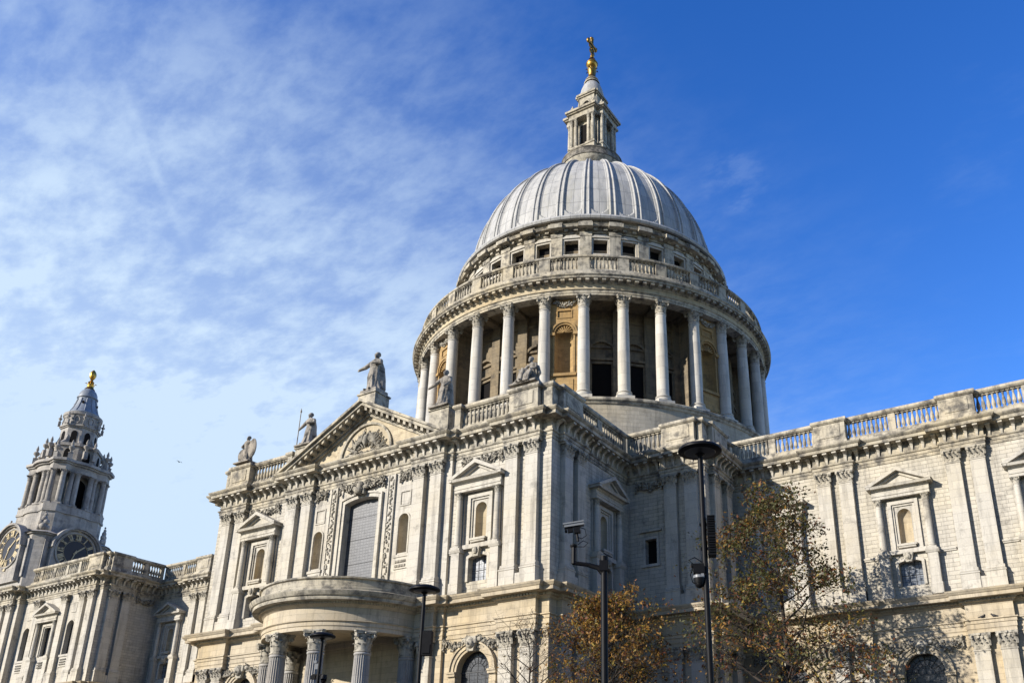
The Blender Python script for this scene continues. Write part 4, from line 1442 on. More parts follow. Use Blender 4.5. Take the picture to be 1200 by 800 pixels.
wf.box(-1.05, 1.05, -.06, .2, 59.1, 59.35)
wf.prism([(-1.0, 61.38), (1.0, 61.38), (1.0, 61.55), (.75, 61.62), (.55, 61.8), (-.55, 61.8), (-.75, 61.62), (-1.0, 61.55)], -.06, .26)
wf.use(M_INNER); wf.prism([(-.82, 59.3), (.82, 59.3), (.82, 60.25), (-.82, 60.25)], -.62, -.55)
wf.use(M_DARK); wf.prism([(-.82, 60.25), (.82, 60.25), (.82, 61.2), (-.82, 61.2)], -.64, -.6)
ME_WF = wf.mesh("window")
for a in AW:
    p, rz = local_ring(a, RA)
    link("window", ME_WF, attic, p, rz)

# ---- ribbed lead dome
do = MB(); do.use(M_LEAD)
R0, Z0, HD = 15.35, 64.75, 16.75
def dprof(t, e=0):
    return ((R0 + e) * cos(t), Z0 + (HD + e) * sin(t))
do.lathe(0, 0, [(16.5, 63.55), (17.0, 63.62), (17.12, 63.85), (17.0, 64.1), (16.4, 64.2), (16.35, 64.45), (15.95, 64.5), (15.9, 64.72), (R0, 64.76)], 128)
SUB = 24
NA = 32 * SUB
TMAX = math.acos(3.3 / R0)
tl = [TMAX * (i / 26) * .16 for i in range(27)] + [TMAX * (.16 + .84 * i / 30) for i in range(1, 31)]
def bulge(t, k):
    x = abs((k % SUB) - (SUB if (k % SUB) > SUB / 2 else 0))       # 0 at the rib, SUB/2 mid-panel
    arc = t * (R0 + HD) / 2
    fade = 1 - .5 * t / TMAX
    if x < 4:
        return .10 * fade
    u = (SUB / 2 - x) / (SUB / 2 - 4)
    edge = 1.75 - 1.0 * sqrt(max(0, 1 - u * u))
    return (.10 if arc < edge else (-.06 if x >= 4.8 else .05)) * fade
pts = []
for t in tl:
    for k in range(NA):
        r, z = dprof(t, bulge(t, k))
        a = radians(PH) + 2 * pi * k / NA
        pts.append((r * cos(a), r * sin(a), z))
fs = []
for i in range(len(tl) - 1):
    for k in range(NA):
        fs.append((i * NA + k, i * NA + (k + 1) % NA, (i + 1) * NA + (k + 1) % NA, (i + 1) * NA + k))
do.add(pts, fs)
dome = link("dome", do.mesh("dome", 22), cath)
rb = MB(); rb.use(M_LEAD)
ts = [TMAX * i / 24 for i in range(25)]
for off, rr in ((-.019, .125), (.019, .125)):
    rb.tube([((dprof(t, .13)[0]) * cos(off * (1 - .2 * t)), (dprof(t, .13)[0]) * sin(off * (1 - .2 * t)), dprof(t, .13)[1]) for t in ts], [rr * (1 - .35 * i / 24) for i in range(25)], 7)
ME_RIB = rb.mesh("rib", 60)
for k in range(32):
    link("rib", ME_RIB, dome, (0, 0, 0), radians(PH + 11.25 * k))

# ---- stone lantern
M_LANT = stone("streaked_lantern_stone", (0.54, 0.495, 0.40), (1.0, 0.94, 0.82), (0.09, 0.085, 0.08), bw=1.2, bh=.8, joint=0.008, jdark=0.5, bump=0.3, sootlo=0.49, sootamt=.75, sscale=1.3)
la = MB(); la.use(M_LANT)
la.lathe(0, 0, [(3.3, 81.2), (3.4, 82.6), (3.7, 82.9), (4.1, 83.5), (4.2, 83.75), (4.2, 83.95), (3.2, 84.0)], 48)
la.use(M_SOOTY); la.lathe(0, 0, [(4.3, 83.8), (4.28, 83.95), (4.15, 84.8), (4.22, 84.85), (4.22, 85.0), (3.95, 85.02), (3.3, 85.1)], 48); la.use(M_LANT)
la.lathe(0, 0, [(3.3, 85.2), (3.3, 85.7), (3.35, 85.75), (3.35, 86.0), (2.4, 86.1)], 48)
def crosspoly(a, b):
    return [(-a, -b), (-b, -b), (-b, -a), (b, -a), (b, -b), (a, -b), (a, b), (b, b), (b, a), (-b, a), (-b, b), (-a, b)]
def extr(mb, poly, z0, z1, rot=0.0):
    n = len(poly); c, s_ = cos(rot), sin(rot)
    P = [(x * c - y * s_, x * s_ + y * c, z0) for x, y in poly] + [(x * c - y * s_, x * s_ + y * c, z1) for x, y in poly]
    mb.add(P, [list(range(n))[::-1], list(range(n, 2 * n))] + [(i, (i + 1) % n, n + (i + 1) % n, n + i) for i in range(n)])
la.use(M_LANT)
extr(la, crosspoly(3.0, 2.1), 86.0, 87.7)
extr(la, crosspoly(3.1, 2.2), 87.7, 88.0)
extr(la, crosspoly(2.0, 1.75), 88.0, 93.2)
for (a, b, z0, z1) in ((3.0, 2.1, 93.2, 93.6), (2.95, 2.05, 93.6, 94.1), (3.2, 2.3, 94.1, 94.3), (3.42, 2.5, 94.3, 94.65)):
    extr(la, crosspoly(a, b), z0, z1)
extr(la, crosspoly(2.1, 1.5), 94.65, 95.1)
extr(la, crosspoly(1.52, 1.25), 95.1, 97.75)
extr(la, crosspoly(1.7, 1.42), 97.75, 97.95); extr(la, crosspoly(1.86, 1.58), 97.95, 98.25)
for k in range(4):      # diagonal scroll buttresses beside the upper stage
    a = pi / 4 + pi / 2 * k
    c, s_ = cos(a), sin(a)
    prof = [(1.4, 94.6), (3.0, 94.6), (2.85, 95.1), (2.35, 95.5), (2.1, 96.2), (2.02, 97.2), (1.4, 97.6)]
    n = len(prof)
    P = [(o * c - sg * .28 * s_, o * s_ + sg * .28 * c, z) for sg in (-1, 1) for o, z in prof]
    la.add(P, [list(range(n)), list(range(2 * n - 1, n - 1, -1))] + [(q, (q + 1) % n, n + (q + 1) % n, n + q) for q in range(n)])
la.use(M_DARK)
for k in range(4):
    a = pi / 2 * k
    c, s_ = cos(a), sin(a)
    def lp(u, o, z): return (o * c - u * s_, o * s_ + u * c, z)
    P = [lp(u, o, z) for z in (88.2, 92.4) for o in (1.9, 2.03) for u in (-.6, .6)]
    la.add(P, ((0, 1, 3, 2), (4, 6, 7, 5), (0, 4, 5, 1), (2, 3, 7, 6), (0, 2, 6, 4), (1, 5, 7, 3)))
    la.tube([lp(0, 1.48, 96.4), lp(0, 1.56, 96.4)], .52, 16)
la.use(M_LANT)
for k in range(4):
    a = pi / 2 * k
    c, s_ = cos(a), sin(a)
    for i in range(16):
        t0, t1 = 2 * pi * i / 16, 2 * pi * (i + 1) / 16
        la.tube([(1.58 * c - .56 * cos(t0) * s_, 1.58 * s_ + .56 * cos(t0) * c, 96.4 + .56 * sin(t0)), (1.58 * c - .56 * cos(t1) * s_, 1.58 * s_ + .56 * cos(t1) * c, 96.4 + .56 * sin(t1))], .09, 5)
    for sg in (-1, 1):   # scroll buttress with urn at the cornice
        bx, by = 2.6 * c - sg * 1.7 * s_, 2.6 * s_ + sg * 1.7 * c
        la.lathe(bx, by, [(.22, 94.65), (.22, 94.9), (.12, 95.0), (.3, 95.3), (.26, 95.5), (.1, 95.6), (.12, 95.75), (.02, 95.95)], 8)
la.use(M_LEAD)
la.lathe(0, 0, [(1.82, 98.25), (1.78, 98.6), (1.6, 99.2), (1.3, 99.75), (1.0, 100.05), (.95, 100.15)], 32)
la.use(M_LANT); la.lathe(0, 0, [(1.15, 100.1), (1.18, 100.25), (.9, 100.35), (.85, 100.6), (.98, 100.66), (.98, 100.74), (.3, 100.78)], 24)
LM = [(80, 80), (85.2, 85.2), (86.0, 85.25), (88.0, 86.5), (93.2, 91.5), (94.65, 92.85), (95.1, 93.3), (97.75, 96.15), (98.25, 96.7), (100.1, 99.4), (100.8, 100.2), (120, 120)]
def lmap(z):
    for (a, b), (c, d) in zip(LM, LM[1:]):
        if z <= c:
            return b + (d - b) * (z - a) / (c - a)
    return z
la.v = [(x * (.96 if z > 85.6 else 1), y * (.96 if z > 85.6 else 1), lmap(z)) for x, y, z in la.v]
lantern = link("lantern", la.mesh("lantern", 35), cath)
cm = MB(); column(cm, 0, 0, .26, 86.5, 91.5, .6, M_LANT, M_CARVE, baseh=.4, seg=12)
ME_LC = cm.mesh("column", 40)
for k in range(4):
    a = pi / 2 * k
    for u in (-1.68, -1.0, 1.0, 1.68):
        o = 2.58
        link("column", ME_LC, lantern, (o * cos(a) - u * sin(a), o * sin(a) + u * cos(a), 0), a)
bc = MB(); bc.use(M_BRONZE)
bc.lathe(0, 0, [(.8, 100.15), (.6, 100.6), (.45, 101.4), (.5, 102.0), (.55, 102.45)], 16)
for i in range(8):
    a = pi / 4 * i
    leaf(bc, (.45 * cos(a), .45 * sin(a), 100.7), (cos(a), sin(a), 0), None, .4, 1.5, .4)
bc.use(M_GOLD)
bc.lathe(0, 0, [(max(.01, .8 * sin(pi * i / 16)), 103.2 - .8 * cos(pi * i / 16)) for i in range(17)], 28)
bc.lathe(0, 0, [(.79, 103.12), (.86, 103.15), (.86, 103.25), (.79, 103.28)], 28)
bc.use(M_BRONZE)
bc.lathe(0, 0, [(.5, 104.05), (.42, 104.2), (.2, 104.5), (.3, 104.7), (.17, 104.95), (.17, 105.9), (.3, 106.1), (.15, 106.25)], 12)
for pts_ in ([(0, 0, 105.8), (0, 0, 108.2)], ):
    bc.tube(pts_, .24, 8)
for sg in (-1, 1):
    bc.tube([(0, 0, 106.9), (0, sg * .95, 106.9)], [.24, .22], 8)
    bc.blob((0, sg * 1.05, 106.9), (.28, .28, .42), 8, 5)
    bc.blob((0, sg * .5, 106.35), (.16, .34, .3), 8, 5)
    bc.blob((0, sg * .42, 105.5), (.12, .3, .45), 8, 5)
bc.blob((0, 0, 108.05), (.28, .38, .3), 8, 5)
link("ball_and_cross", bc.mesh("ball_and_cross", 45), lantern)

# ---- clock tower
TX, TY = -74.3, -19.9
def sq(a):
    return [(-a, -a), (a, -a), (a, a), (-a, a)]
def chamf(a, b):
    return [(-a, -b), (-b, -a), (b, -a), (a, -b), (a, b), (b, a), (-b, a), (-a, b)]
tw = MB(); tw.use(M_TOWER)
hd = MB(); hd.use(M_TOWER)
extr(tw, chamf(5.55, 4.4), 29.2, 30.4); extr(tw, chamf(5.3, 4.2), 30.4, 39.3)
extr(tw, chamf(5.55, 4.3), 39.3, 39.5); extr(tw, chamf(5.8, 4.5), 39.5, 39.85)
for k in range(4):      # round hoods over the dials
    a = pi / 2 * k
    c, s_ = cos(a), sin(a)
    R_, ZH = 2.95, 35.7
    def lp(u, o, z): return (o * c - u * s_, o * s_ + u * c, z)
    for i in range(20):
        t0, t1 = pi * i / 20, pi * (i + 1) / 20
        for ra, rb_, oo in ((R_, R_ + .18, 5.85), (R_ + .18, R_ + .45, 6.1)):
            P = []
            for t in (t0, t1):
                for r in (ra, rb_):
                    for o in (5.0, oo):
                        P.append(lp(r * cos(t), o, ZH + r * sin(t)))
            hd.add(P, ((0, 1, 3, 2), (4, 6, 7, 5), (0, 4, 5, 1), (2, 3, 7, 6), (0, 2, 6, 4), (1, 5, 7, 3)))
        P = [lp(r * cos(t), 5.5, ZH + r * sin(t)) for t in (t0, t1) for r in (0, R_)]
        hd.add(P, ((0, 1, 3, 2),))
    for sg in (-1, 1):
        P = [lp(sg * u, o, z) for z in (31, ZH) for o in (5.0, 5.85) for u in (R_, R_ + .3)]
        hd.add(P, ((0, 1, 3, 2), (4, 6, 7, 5), (0, 4, 5, 1), (2, 3, 7, 6), (0, 2, 6, 4), (1, 5, 7, 3)))
        P = [lp(sg * u, o, z) for z in (31, ZH) for o in (5.0, 5.5) for u in (0, R_)]
        hd.add(P, ((0, 1, 3, 2), (4, 6, 7, 5), (0, 4, 5, 1), (2, 3, 7, 6), (0, 2, 6, 4), (1, 5, 7, 3)))
    # sunk panel on the corner pier
    for sg in (-1, 1):
        P = [lp(sg * u, o, z) for z in (31.5, 36.6) for o in (5.2, 5.36) for u in (3.6, 4.05)]
        hd.add(P, ((0, 1, 3, 2), (4, 6, 7, 5), (0, 4, 5, 1), (2, 3, 7, 6), (0, 2, 6, 4), (1, 5, 7, 3)))
# belfry pedestal, cut-in curved plan
def tpoly(rc, rd, n=12):
    """square-ish plan: radius rc toward the diagonals, bulging sides at rd"""
    P = []
    for k in range(4):
        a = pi / 4 + pi / 2 * k
        w = .95
        for sg in (-1, 1):
            P.append((rc * cos(a) - sg * w * sin(a), rc * sin(a) + sg * w * cos(a)))
        for i in range(n + 1):
            b = a + radians(22) + radians(46) * i / n
            P.append((rd * cos(b), rd * sin(b)))
    return P
for rc, rd_, z0, z1 in ((5.9, 5.0, 39.85, 41.9), (6.1, 5.2, 41.9, 42.1), (6.0, 5.1, 42.1, 42.6),
                        (5.75, 4.85, 49.3, 49.7), (5.7, 4.8, 49.7, 50.3), (6.0, 5.1, 50.3, 50.55), (6.35, 5.45, 50.55, 50.95),
                        (5.5, 4.3, 50.95, 51.25)):
    extr(tw, tpoly(rc, rd_), z0, z1)
# belfry core with openings
extr(tw, chamf(2.9, 1.9), 42.6, 49.3)
for k in range(4):
    a = pi / 4 + pi / 2 * k
    c, s_ = cos(a), sin(a)
    P = [(o * c - u * s_, o * s_ + u * c, z) for z in (42.6, 49.3) for o in (2.5, 4.5) for u in (-.75, .75)]
    tw.add(P, ((0, 1, 3, 2), (4, 6, 7, 5), (0, 4, 5, 1), (2, 3, 7, 6), (0, 2, 6, 4), (1, 5, 7, 3)))
# stages above
def octo(r):
    return [(r * cos(pi / 8 + pi / 4 * i), r * sin(pi / 8 + pi / 4 * i)) for i in range(8)]
extr(tw, tpoly(4.9, 3.9), 51.25, 51.5)
extr(tw, octo(3.9), 51.5, 52.75); extr(tw, octo(4.15), 52.75, 53.0)
extr(tw, octo(2.75), 53.0, 55.45); extr(tw, octo(2.95), 55.45, 55.6); extr(tw, octo(3.15), 55.6, 55.8)
tw.lathe(TX * 0, 0, [(2.75, 55.8), (2.75, 56.6), (2.95, 56.7), (2.95, 56.9), (2.4, 56.95)], 32)
for i in range(8):
    a = pi / 4 * i
    c, s_ = cos(a), sin(a)
    # scroll buttress
    prof = [(2.5, 55.2), (2.7, 54.4), (3.0, 53.6), (3.9, 53.0), (2.5, 53.0)]
    b = a + pi / 8
    cb, sb = cos(b), sin(b)
    P = [(o * cb - sg * .2 * sb, o * sb + sg * .2 * cb, z) for sg in (-1, 1) for o, z in prof]
    n = len(prof)
    tw.add(P, [list(range(n)), list(range(2 * n - 1, n - 1, -1))] + [(j, (j + 1) % n, n + (j + 1) % n, n + j) for j in range(n)])
    for j in range(10):
        t0, t1 = 2 * pi * j / 10, 2 * pi * (j + 1) / 10
        tw.tube([(2.8 * c - .42 * cos(t0) * s_, 2.8 * s_ + .42 * cos(t0) * c, 56.2 + .32 * sin(t0)), (2.8 * c - .42 * cos(t1) * s_, 2.8 * s_ + .42 * cos(t1) * c, 56.2 + .32 * sin(t1))], .07, 4)
tw.use(M_DARK)
for i in range(8):
    a = pi / 4 * i
    c, s_ = cos(a), sin(a)
    for (hw, zb, zt, o) in ((.45, 53.35, 55.0, 2.56), (.55, 51.55, 52.55, 3.63)):
        pl = archpoly(hw, zb, zt, 'arch', 8)
        n = len(pl)
        P = [((o + q) * c - u * s_, (o + q) * s_ + u * c, z) for q in (-.15, .03) for u, z in pl]
        tw.add(P, [list(range(n)), list(range(2 * n - 1, n - 1, -1))] + [(j, (j + 1) % n, n + (j + 1) % n, n + j) for j in range(n)])
for k in range(4):
    a = pi / 2 * k
    c, s_ = cos(a), sin(a)
    pl = archpoly(1.25, 42.7, 48.8, 'arch', 10)
    n = len(pl)
    P = [((2.93 + q) * c - u * s_, (2.93 + q) * s_ + u * c, z) for q in (-.2, .0) for u, z in pl]
    tw.add(P, [list(range(n)), list(range(2 * n - 1, n - 1, -1))] + [(j, (j + 1) % n, n + (j + 1) % n, n + j) for j in range(n)])
ZM = [(29.2, 29.2), (39.3, 37.3), (39.85, 37.9), (41.9, 41.0), (42.6, 42.1), (49.3, 47.1), (50.95, 48.65), (51.5, 49.1), (53.0, 51.7), (55.8, 54.9), (56.95, 56.95), (70, 70)]
def zmap(z):
    for (a, b), (c, d) in zip(ZM, ZM[1:]):
        if z <= c:
            return b + (d - b) * (z - a) / (c - a)
    return z
tw.v = [((x * .86, y * .86, zmap(z)) if z > 39.849 else (x * .97, y * .97, zmap(z))) for x, y, z in tw.v]
tw.use(M_TOWER); tw.add(hd.v, hd.f)
tower = link("clock_tower", tw.mesh("clock_tower", 30), cath, (TX, TY, 0))
cm = MB(); column(cm, 0, 0, .36, 42.1, 47.1, .65, M_TOWER, M_TOWER, baseh=.5, seg=16)
ME_TC = cm.mesh("column", 40)
for k in range(4):
    a = pi / 4 + pi / 2 * k
    for sg in (-1, 1):
        link("column", ME_TC, tower, (4.62 * cos(a) - sg * .62 * sin(a), 4.62 * sin(a) + sg * .62 * cos(a), 0), a)
    for d in (20.5, 31, 59, 69.5):
        b = a + radians(d)
        link("column", ME_TC, tower, (3.95 * cos(b), 3.95 * sin(b), 0), b)
ur = MB(); ur.use(M_TOWER)
ur.box(-.26, .26, -.26, .26, 50.9, 52.0)
ur.lathe(0, 0, [(.3, 51.9), (.34, 52.0), (.15, 52.1), (.12, 52.3), (.38, 52.6), (.4, 52.85), (.2, 53.0), (.12, 53.15), (.2, 53.3), (.14, 53.6), (.02, 53.95)], 10)
ME_UR = ur.mesh("urn", 40)
for k in range(4):
    for d in (-11, 11, 36, 54):
        a = pi / 4 + pi / 2 * k + radians(d)
        r = 4.6 if abs(d) == 11 else 3.85
        link("urn", ME_UR, tower, (r * cos(a), r * sin(a), -2.3 if abs(d) == 11 else -1.5), a)
for k in range(8):
    a = pi / 4 * k + pi / 8
    u_ = link("urn", ME_UR, tower, (2.75 * cos(a), 2.75 * sin(a), 54.9 - 51.0 * .62), a)
    u_.scale = (.62, .62, .62)
uh = MB(); uh.use(M_TOWER)       # carved groups at the corners of the clock stage
for (x, z, r) in ((0, 40.3, .55), (.3, 40.9, .42), (-.35, 40.8, .4), (0, 41.4, .38), (.1, 41.9, .25), (0, 42.3, .16), (.5, 40.1, .35), (-.5, 40.1, .35)):
    uh.blob((x, -.1, z), (r, r * .8, r), 8, 5)
ME_UH = uh.mesh("carved_urn", 50)
for k in range(4):
    a = pi / 4 + pi / 2 * k
    link("carved_urn", ME_UH, tower, (5.75 * cos(a), 5.75 * sin(a), -1.75), a + pi / 2)
ld = MB(); ld.use(M_LEADT)
ld.lathe(0, 0, [(2.55, 56.95), (2.6, 57.15), (2.4, 57.3), (2.0, 57.9), (1.7, 58.7), (1.5, 59.5), (1.45, 59.75), (1.65, 59.85), (1.65, 60.0), (1.5, 60.1), (1.4, 60.6), (1.15, 61.05), (.7, 61.4), (.6, 61.5)], 24)
ld.use(M_DARK)
for k in range(4):
    a = pi / 4 + pi / 2 * k
    ld.tube([(1.7 * cos(a), 1.7 * sin(a), 58.8), (1.85 * cos(a), 1.85 * sin(a), 58.8)], .22, 8)
ld.use(M_LEADT)
for k in range(12):
    a = 2 * pi * k / 12
    ld.tube([(r * cos(a), r * sin(a), z) for r, z in ((2.42, 57.3), (2.03, 57.9), (1.73, 58.7), (1.52, 59.6))], .06, 4)
ld.v = [(x * .84, y * .84, z) for x, y, z in ld.v]
link("lead_cap", ld.mesh("lead_cap", 35), tower)
pc = MB(); pc.use(M_GOLD)
pc.lathe(0, 0, [(.7, 61.45), (.5, 61.7), (.3, 62.2), (.2, 62.6), (.32, 62.75), (.2, 62.95)], 14)
for i in range(6):
    a = pi / 3 * i
    leaf(pc, (.35 * cos(a), .35 * sin(a), 61.5), (cos(a), sin(a), 0), None, .4, 1.0, .35)
pc.lathe(0, 0, [(max(.01, .44 * sin(pi * i / 12) ** .75), 62.9 + 1.85 * i / 12) for i in range(13)], 18, rmod=lambda i, z: 1.0 + .07 * (i % 2))
link("pine_cone_finial", pc.mesh("pine_cone_finial", 40), tower)
# clock faces: gilded ring, Roman numerals, hands
def clock_mesh():
    mb = MB()
    R_ = 2.55
    mb.use(M_DIAL); mb.lathe(0, 0, [(.001, 0), (R_, 0)], 40)
    mb.use(M_GOLD)
    mb.use(M_TOWER); mb.lathe(0, 0, [(R_, -.05), (R_, .12), (R_ + .22, .12), (R_ + .22, -.05)], 48)
    mb.use(M_PGOLD)
    mb.lathe(0, 0, [(R_ * .62, .02), (R_ * .62, .05), (R_ * .635, .05), (R_ * .635, .02)], 48)
    mb.lathe(0, 0, [(R_ * .965, .02), (R_ * .965, .05), (R_ * .985, .05), (R_ * .985, .02)], 48)
    num = ['XII', 'I', 'II', 'III', 'IIII', 'V', 'VI', 'VII', 'VIII', 'IX', 'X', 'XI']
    def stroke(a, x0, y0, x1, y1, w):
        # local numeral coords: x along tangent (clockwise), y radial
        ca, sa = sin(a), cos(a)          # radial direction (up at a=0)
        tx, ty = cos(a), -sin(a)
        dx, dy = x1 - x0, y1 - y0
        l = hypot(dx, dy); nx, ny = -dy / l * w / 2, dx / l * w / 2
        P = []
        for zz in (.02, .08):
            for (x, y) in ((x0 + nx, y0 + ny), (x1 + nx, y1 + ny), (x1 - nx, y1 - ny), (x0 - nx, y0 - ny)):
                P.append((ca * y + tx * x, sa * y + ty * x, zz))
        mb.add(P, ((0, 1, 2, 3), (4, 5, 6, 7), (0, 1, 5, 4), (1, 2, 6, 5), (2, 3, 7, 6), (3, 0, 4, 7)))
    r0, r1 = R_ * .66, R_ * .95
    for i, s_ in enumerate(num):
        a = 2 * pi * i / 12
        wd = {'I': .19, 'V': .40, 'X': .40}
        tot = sum(wd[c] for c in s_)
        x = -tot / 2
        for ch in s_:
            w = wd[ch]; m = x + w / 2
            if ch == 'I':
                stroke(a, m, r0, m, r1, .15)
            elif ch == 'V':
                stroke(a, m - .13, r1, m, r0, .15); stroke(a, m + .13, r1, m, r0, .08)
            else:
                stroke(a, m - .13, r1, m + .13, r0, .15); stroke(a, m + .13, r1, m - .13, r0, .08)
            x += w
    for i in range(4):
        a = pi / 2 * i
        mb.box((R_ + .3) * sin(a) - .22, (R_ + .3) * sin(a) + .22, -(R_ + .3) * cos(a) - .22, -(R_ + .3) * cos(a) + .22, 0, .1)
    for ang, l, w in ((2 * pi * (1 + 33 / 60) / 12, 1.45, .16), (2 * pi * 33 / 60, 2.2, .12)):
        stroke(ang, 0, -.35, 0, l, w)
    mb.lathe(0, 0, [(.16, .03), (.16, .12), (.01, .13)], 12)
    return mb.mesh("clock_face")
ME_CL = clock_mesh()
for k, rz in ((0, 0.0), (1, pi / 2)):
    # local: numerals in xy plane, z outward -> stand it up facing out
    o = link("clock_face", ME_CL, tower)
    d = Vector((0, -5.53, 35.7)) if k == 0 else Vector((5.53, 0, 35.7))
    o.matrix_local = Matrix.Translation(d) @ Matrix.Rotation(rz, 4, 'Z') @ Matrix.Rotation(pi / 2, 4, 'X')

# ------------------------------------------------------------------ statues
def remesh(mb, name, vox, mat):
    me = mb.mesh(name)
    me.materials.clear(); me.materials.append(mat)
    o = bpy.data.objects.new(name, me)
    SC.collection.objects.link(o)
    md = o.modifiers.new('r', 'REMESH'); md.mode = 'VOXEL'; md.voxel_size = vox
    md2 = o.modifiers.new('s', 'SMOOTH'); md2.iterations = 1; md2.factor = .4
    dg = bpy.context.evaluated_depsgraph_get()
    m2 = bpy.data.meshes.new_from_object(o.evaluated_get(dg))
    bpy.data.objects.remove(o)
    m2.name = name
    m2.materials.clear(); m2.materials.append(mat)
    m2.polygons.foreach_set('material_index', [0] * len(m2.polygons))
    m2.polygons.foreach_set('use_smooth', [True] * len(m2.polygons))
    return m2
def robed(mb, H, lean=0.0, head_turn=0.0, seed=1, arms=()):
    """standing draped figure, base at 0, facing -y"""
    rd = random.Random(seed)
    lv = [(0, .165, .14), (.05, .155, .14), (.16, .125, .12), (.28, .118, .115), (.36, .125, .12), (.46, .125, .11), (.55, .108, .095), (.62, .108, .092), (.69, .125, .095), (.75, .14, .09), (.785, .135, .08), (.81, .08, .065), (.835, .046, .05)]
    n = 28
    ph = [rd.uniform(0, 6.28) for _ in range(3)]
    pts, fs = [], []
    for i, (z, rx, ry) in enumerate(lv):
        for k in range(n):
            a = 2 * pi * k / n
            fold = 1 + (.15 * sin(6 * a + ph[0] + z * 4) + .09 * sin(11 * a + ph[1] - z * 7)) * max(.12, 1 - z / .8)
            sway = .03 * sin(z * 5 + ph[2]) + lean * z
            pts.append(((rx * 1.14 * cos(a) * fold + sway) * H, ry * 1.14 * sin(a) * fold * H, z * H))
    for i in range(len(lv) - 1):
        for k in range(n):
            fs.append((i * n + k, i * n + (k + 1) % n, (i + 1) * n + (k + 1) % n, (i + 1) * n + k))
    fs.append(list(range(n))[::-1]); fs.append([(len(lv) - 1) * n + k for k in range(n)])
    mb.add(pts, fs)
    hx = (.03 * sin(.9 * 5 + ph[2]) + lean * .9) * H
    mb.tube([(hx, 0, .82 * H), (hx, -.01 * H, .88 * H)], [.042 * H, .038 * H], 10)
    mb.blob((hx, -.012 * H, .925 * H), (.05 * H, .06 * H, .072 * H), 14, 9)
    mb.blob((hx - .004 * H, .012 * H, .945 * H), (.06 * H, .064 * H, .062 * H), 12, 7)       # hair
    fx = sin(head_turn)
    mb.blob((hx + fx * .06 * H, -.075 * H, .915 * H), (.014 * H, .02 * H, .022 * H), 6, 4)   # nose
    mb.blob((hx, -.055 * H, .875 * H), (.035 * H, .04 * H, .05 * H), 8, 5)                   # beard
    for sg in (-1, 1):                                                                        # feet
        mb.blob((sg * .07 * H, -.17 * H, .025 * H), (.04 * H, .08 * H, .028 * H), 8, 5)
    for A in arms:      # list of (points, radii) in units of H
        mb.tube([tuple(c * H for c in q) for q in A[0]], [r * H for r in A[1]], 8)
        q = A[0][-1]
        mb.blob(tuple(c * H for c in q), (.03 * H, .03 * H, .035 * H), 7, 5)
        if len(A) > 2:   # fingers
            d = (Vector(A[0][-1]) - Vector(A[0][-2])).normalized()
            for j in range(4):
                s = Vector(q) + Vector((0, 0, (j - 1.5) * .014))
                mb.tube([tuple(s * H), tuple((s + d * .05) * H)], [.009 * H, .006 * H], 5)
def cloak(mb, H, side=0.0):
    P = []
    for (z, x, y, r) in ((.79, .02, .06, .075), (.6, side * .1, .09, .085), (.35, side * .14, .10, .09), (.1, side * .16, .10, .10), (0, side * .16, .10, .10)):
        P.append(((x * H, y * H, z * H), r * H))
    mb.tube([p for p, r in P], [r for p, r in P], 12)

G_ST = "stone statues along the transept parapet"
def statue(name, loc, rz, builder, label, vox=.036):
    root = empty(name, loc, label, "statue", G_ST)
    root.rotation_euler = (0, 0, rz)
    mb = MB(); mb.use(M_STATUE)
    builder(mb, root)
    link("figure", remesh(mb, "figure", vox, M_STATUE), root)
    return root
def st_apex(mb, root):
    H = 3.85
    robed(mb, H, .02, -.3, 3, [(((-.12, -.01, .765), (-.22, -.09, .64), (-.36, -.12, .60)), (.055, .047, .03), 1),
                               (((.12, 0, .765), (.2, -.08, .66), (.05, -.16, .68)), (.055, .047, .032))])
    cloak(mb, H, .75)
    mb.box(-.2 * H, .26 * H, -.18 * H, .2 * H, -.06 * H, .02 * H)
    b = MB(); b.use(M_STATUE)     # tall book/board held at the shoulder
statue("statue", (0.0, -35.95, 34.85 + .25), 0, st_apex, "tall robed stone statue with an outstretched arm on the pediment's peak")
def st_spear(mb, root):
    H = 3.2
    robed(mb, H, .0, -.4, 5, [(((-.12, 0, .765), (-.22, -.06, .62), (-.3, -.1, .52)), (.055, .047, .03)),
                              (((.12, 0, .765), (.21, -.06, .63), (.06, -.17, .62)), (.055, .047, .032))])
    cloak(mb, H, .4)
    mb.box(-.3 * H, .3 * H, -.22 * H, .22 * H, -.03 * H, .02 * H)
    s = MB(); s.use(M_STATUE)
    s.tube([(-1.0, -.35, .0), (-1.0, -.32, 3.3)], [.045, .035], 6); s.lathe(-1.0, -.32, [(.02, 3.25), (.09, 3.4), (.01, 3.75)], 6)
    link("spear", s.mesh("spear"), root)
statue("statue", (-7.4, -35.75, 31.98), 0, st_spear, "slim robed statue holding an upright spear left of the pediment's peak")
def st_shield(mb, root):
    H = 2.75
    robed(mb, H, .0, .3, 8, [(((-.12, 0, .765), (-.24, -.05, .62), (-.1, -.17, .55)), (.06, .05, .032)),
                             (((.12, 0, .765), (.26, -.03, .65), (.3, -.1, .5)), (.06, .05, .032))])
    cloak(mb, H, -.5)
    mb.blob((-.22 * H, .06 * H, .3 * H), (.2 * H, .2 * H, .3 * H), 12, 8)
    mb.box(-.36 * H, .36 * H, -.24 * H, .24 * H, -.03 * H, .02 * H)
    s = MB(); s.use(M_STATUE)
    s.blob((.95, -.3, 1.25), (.52, .14, .95), 16, 8)
    link("shield", s.mesh("shield", 60), root)
statue("statue", (-15.2, -35.75, 31.98), 0, st_shield, "stocky statue with a round shield on the balustrade's far left corner")
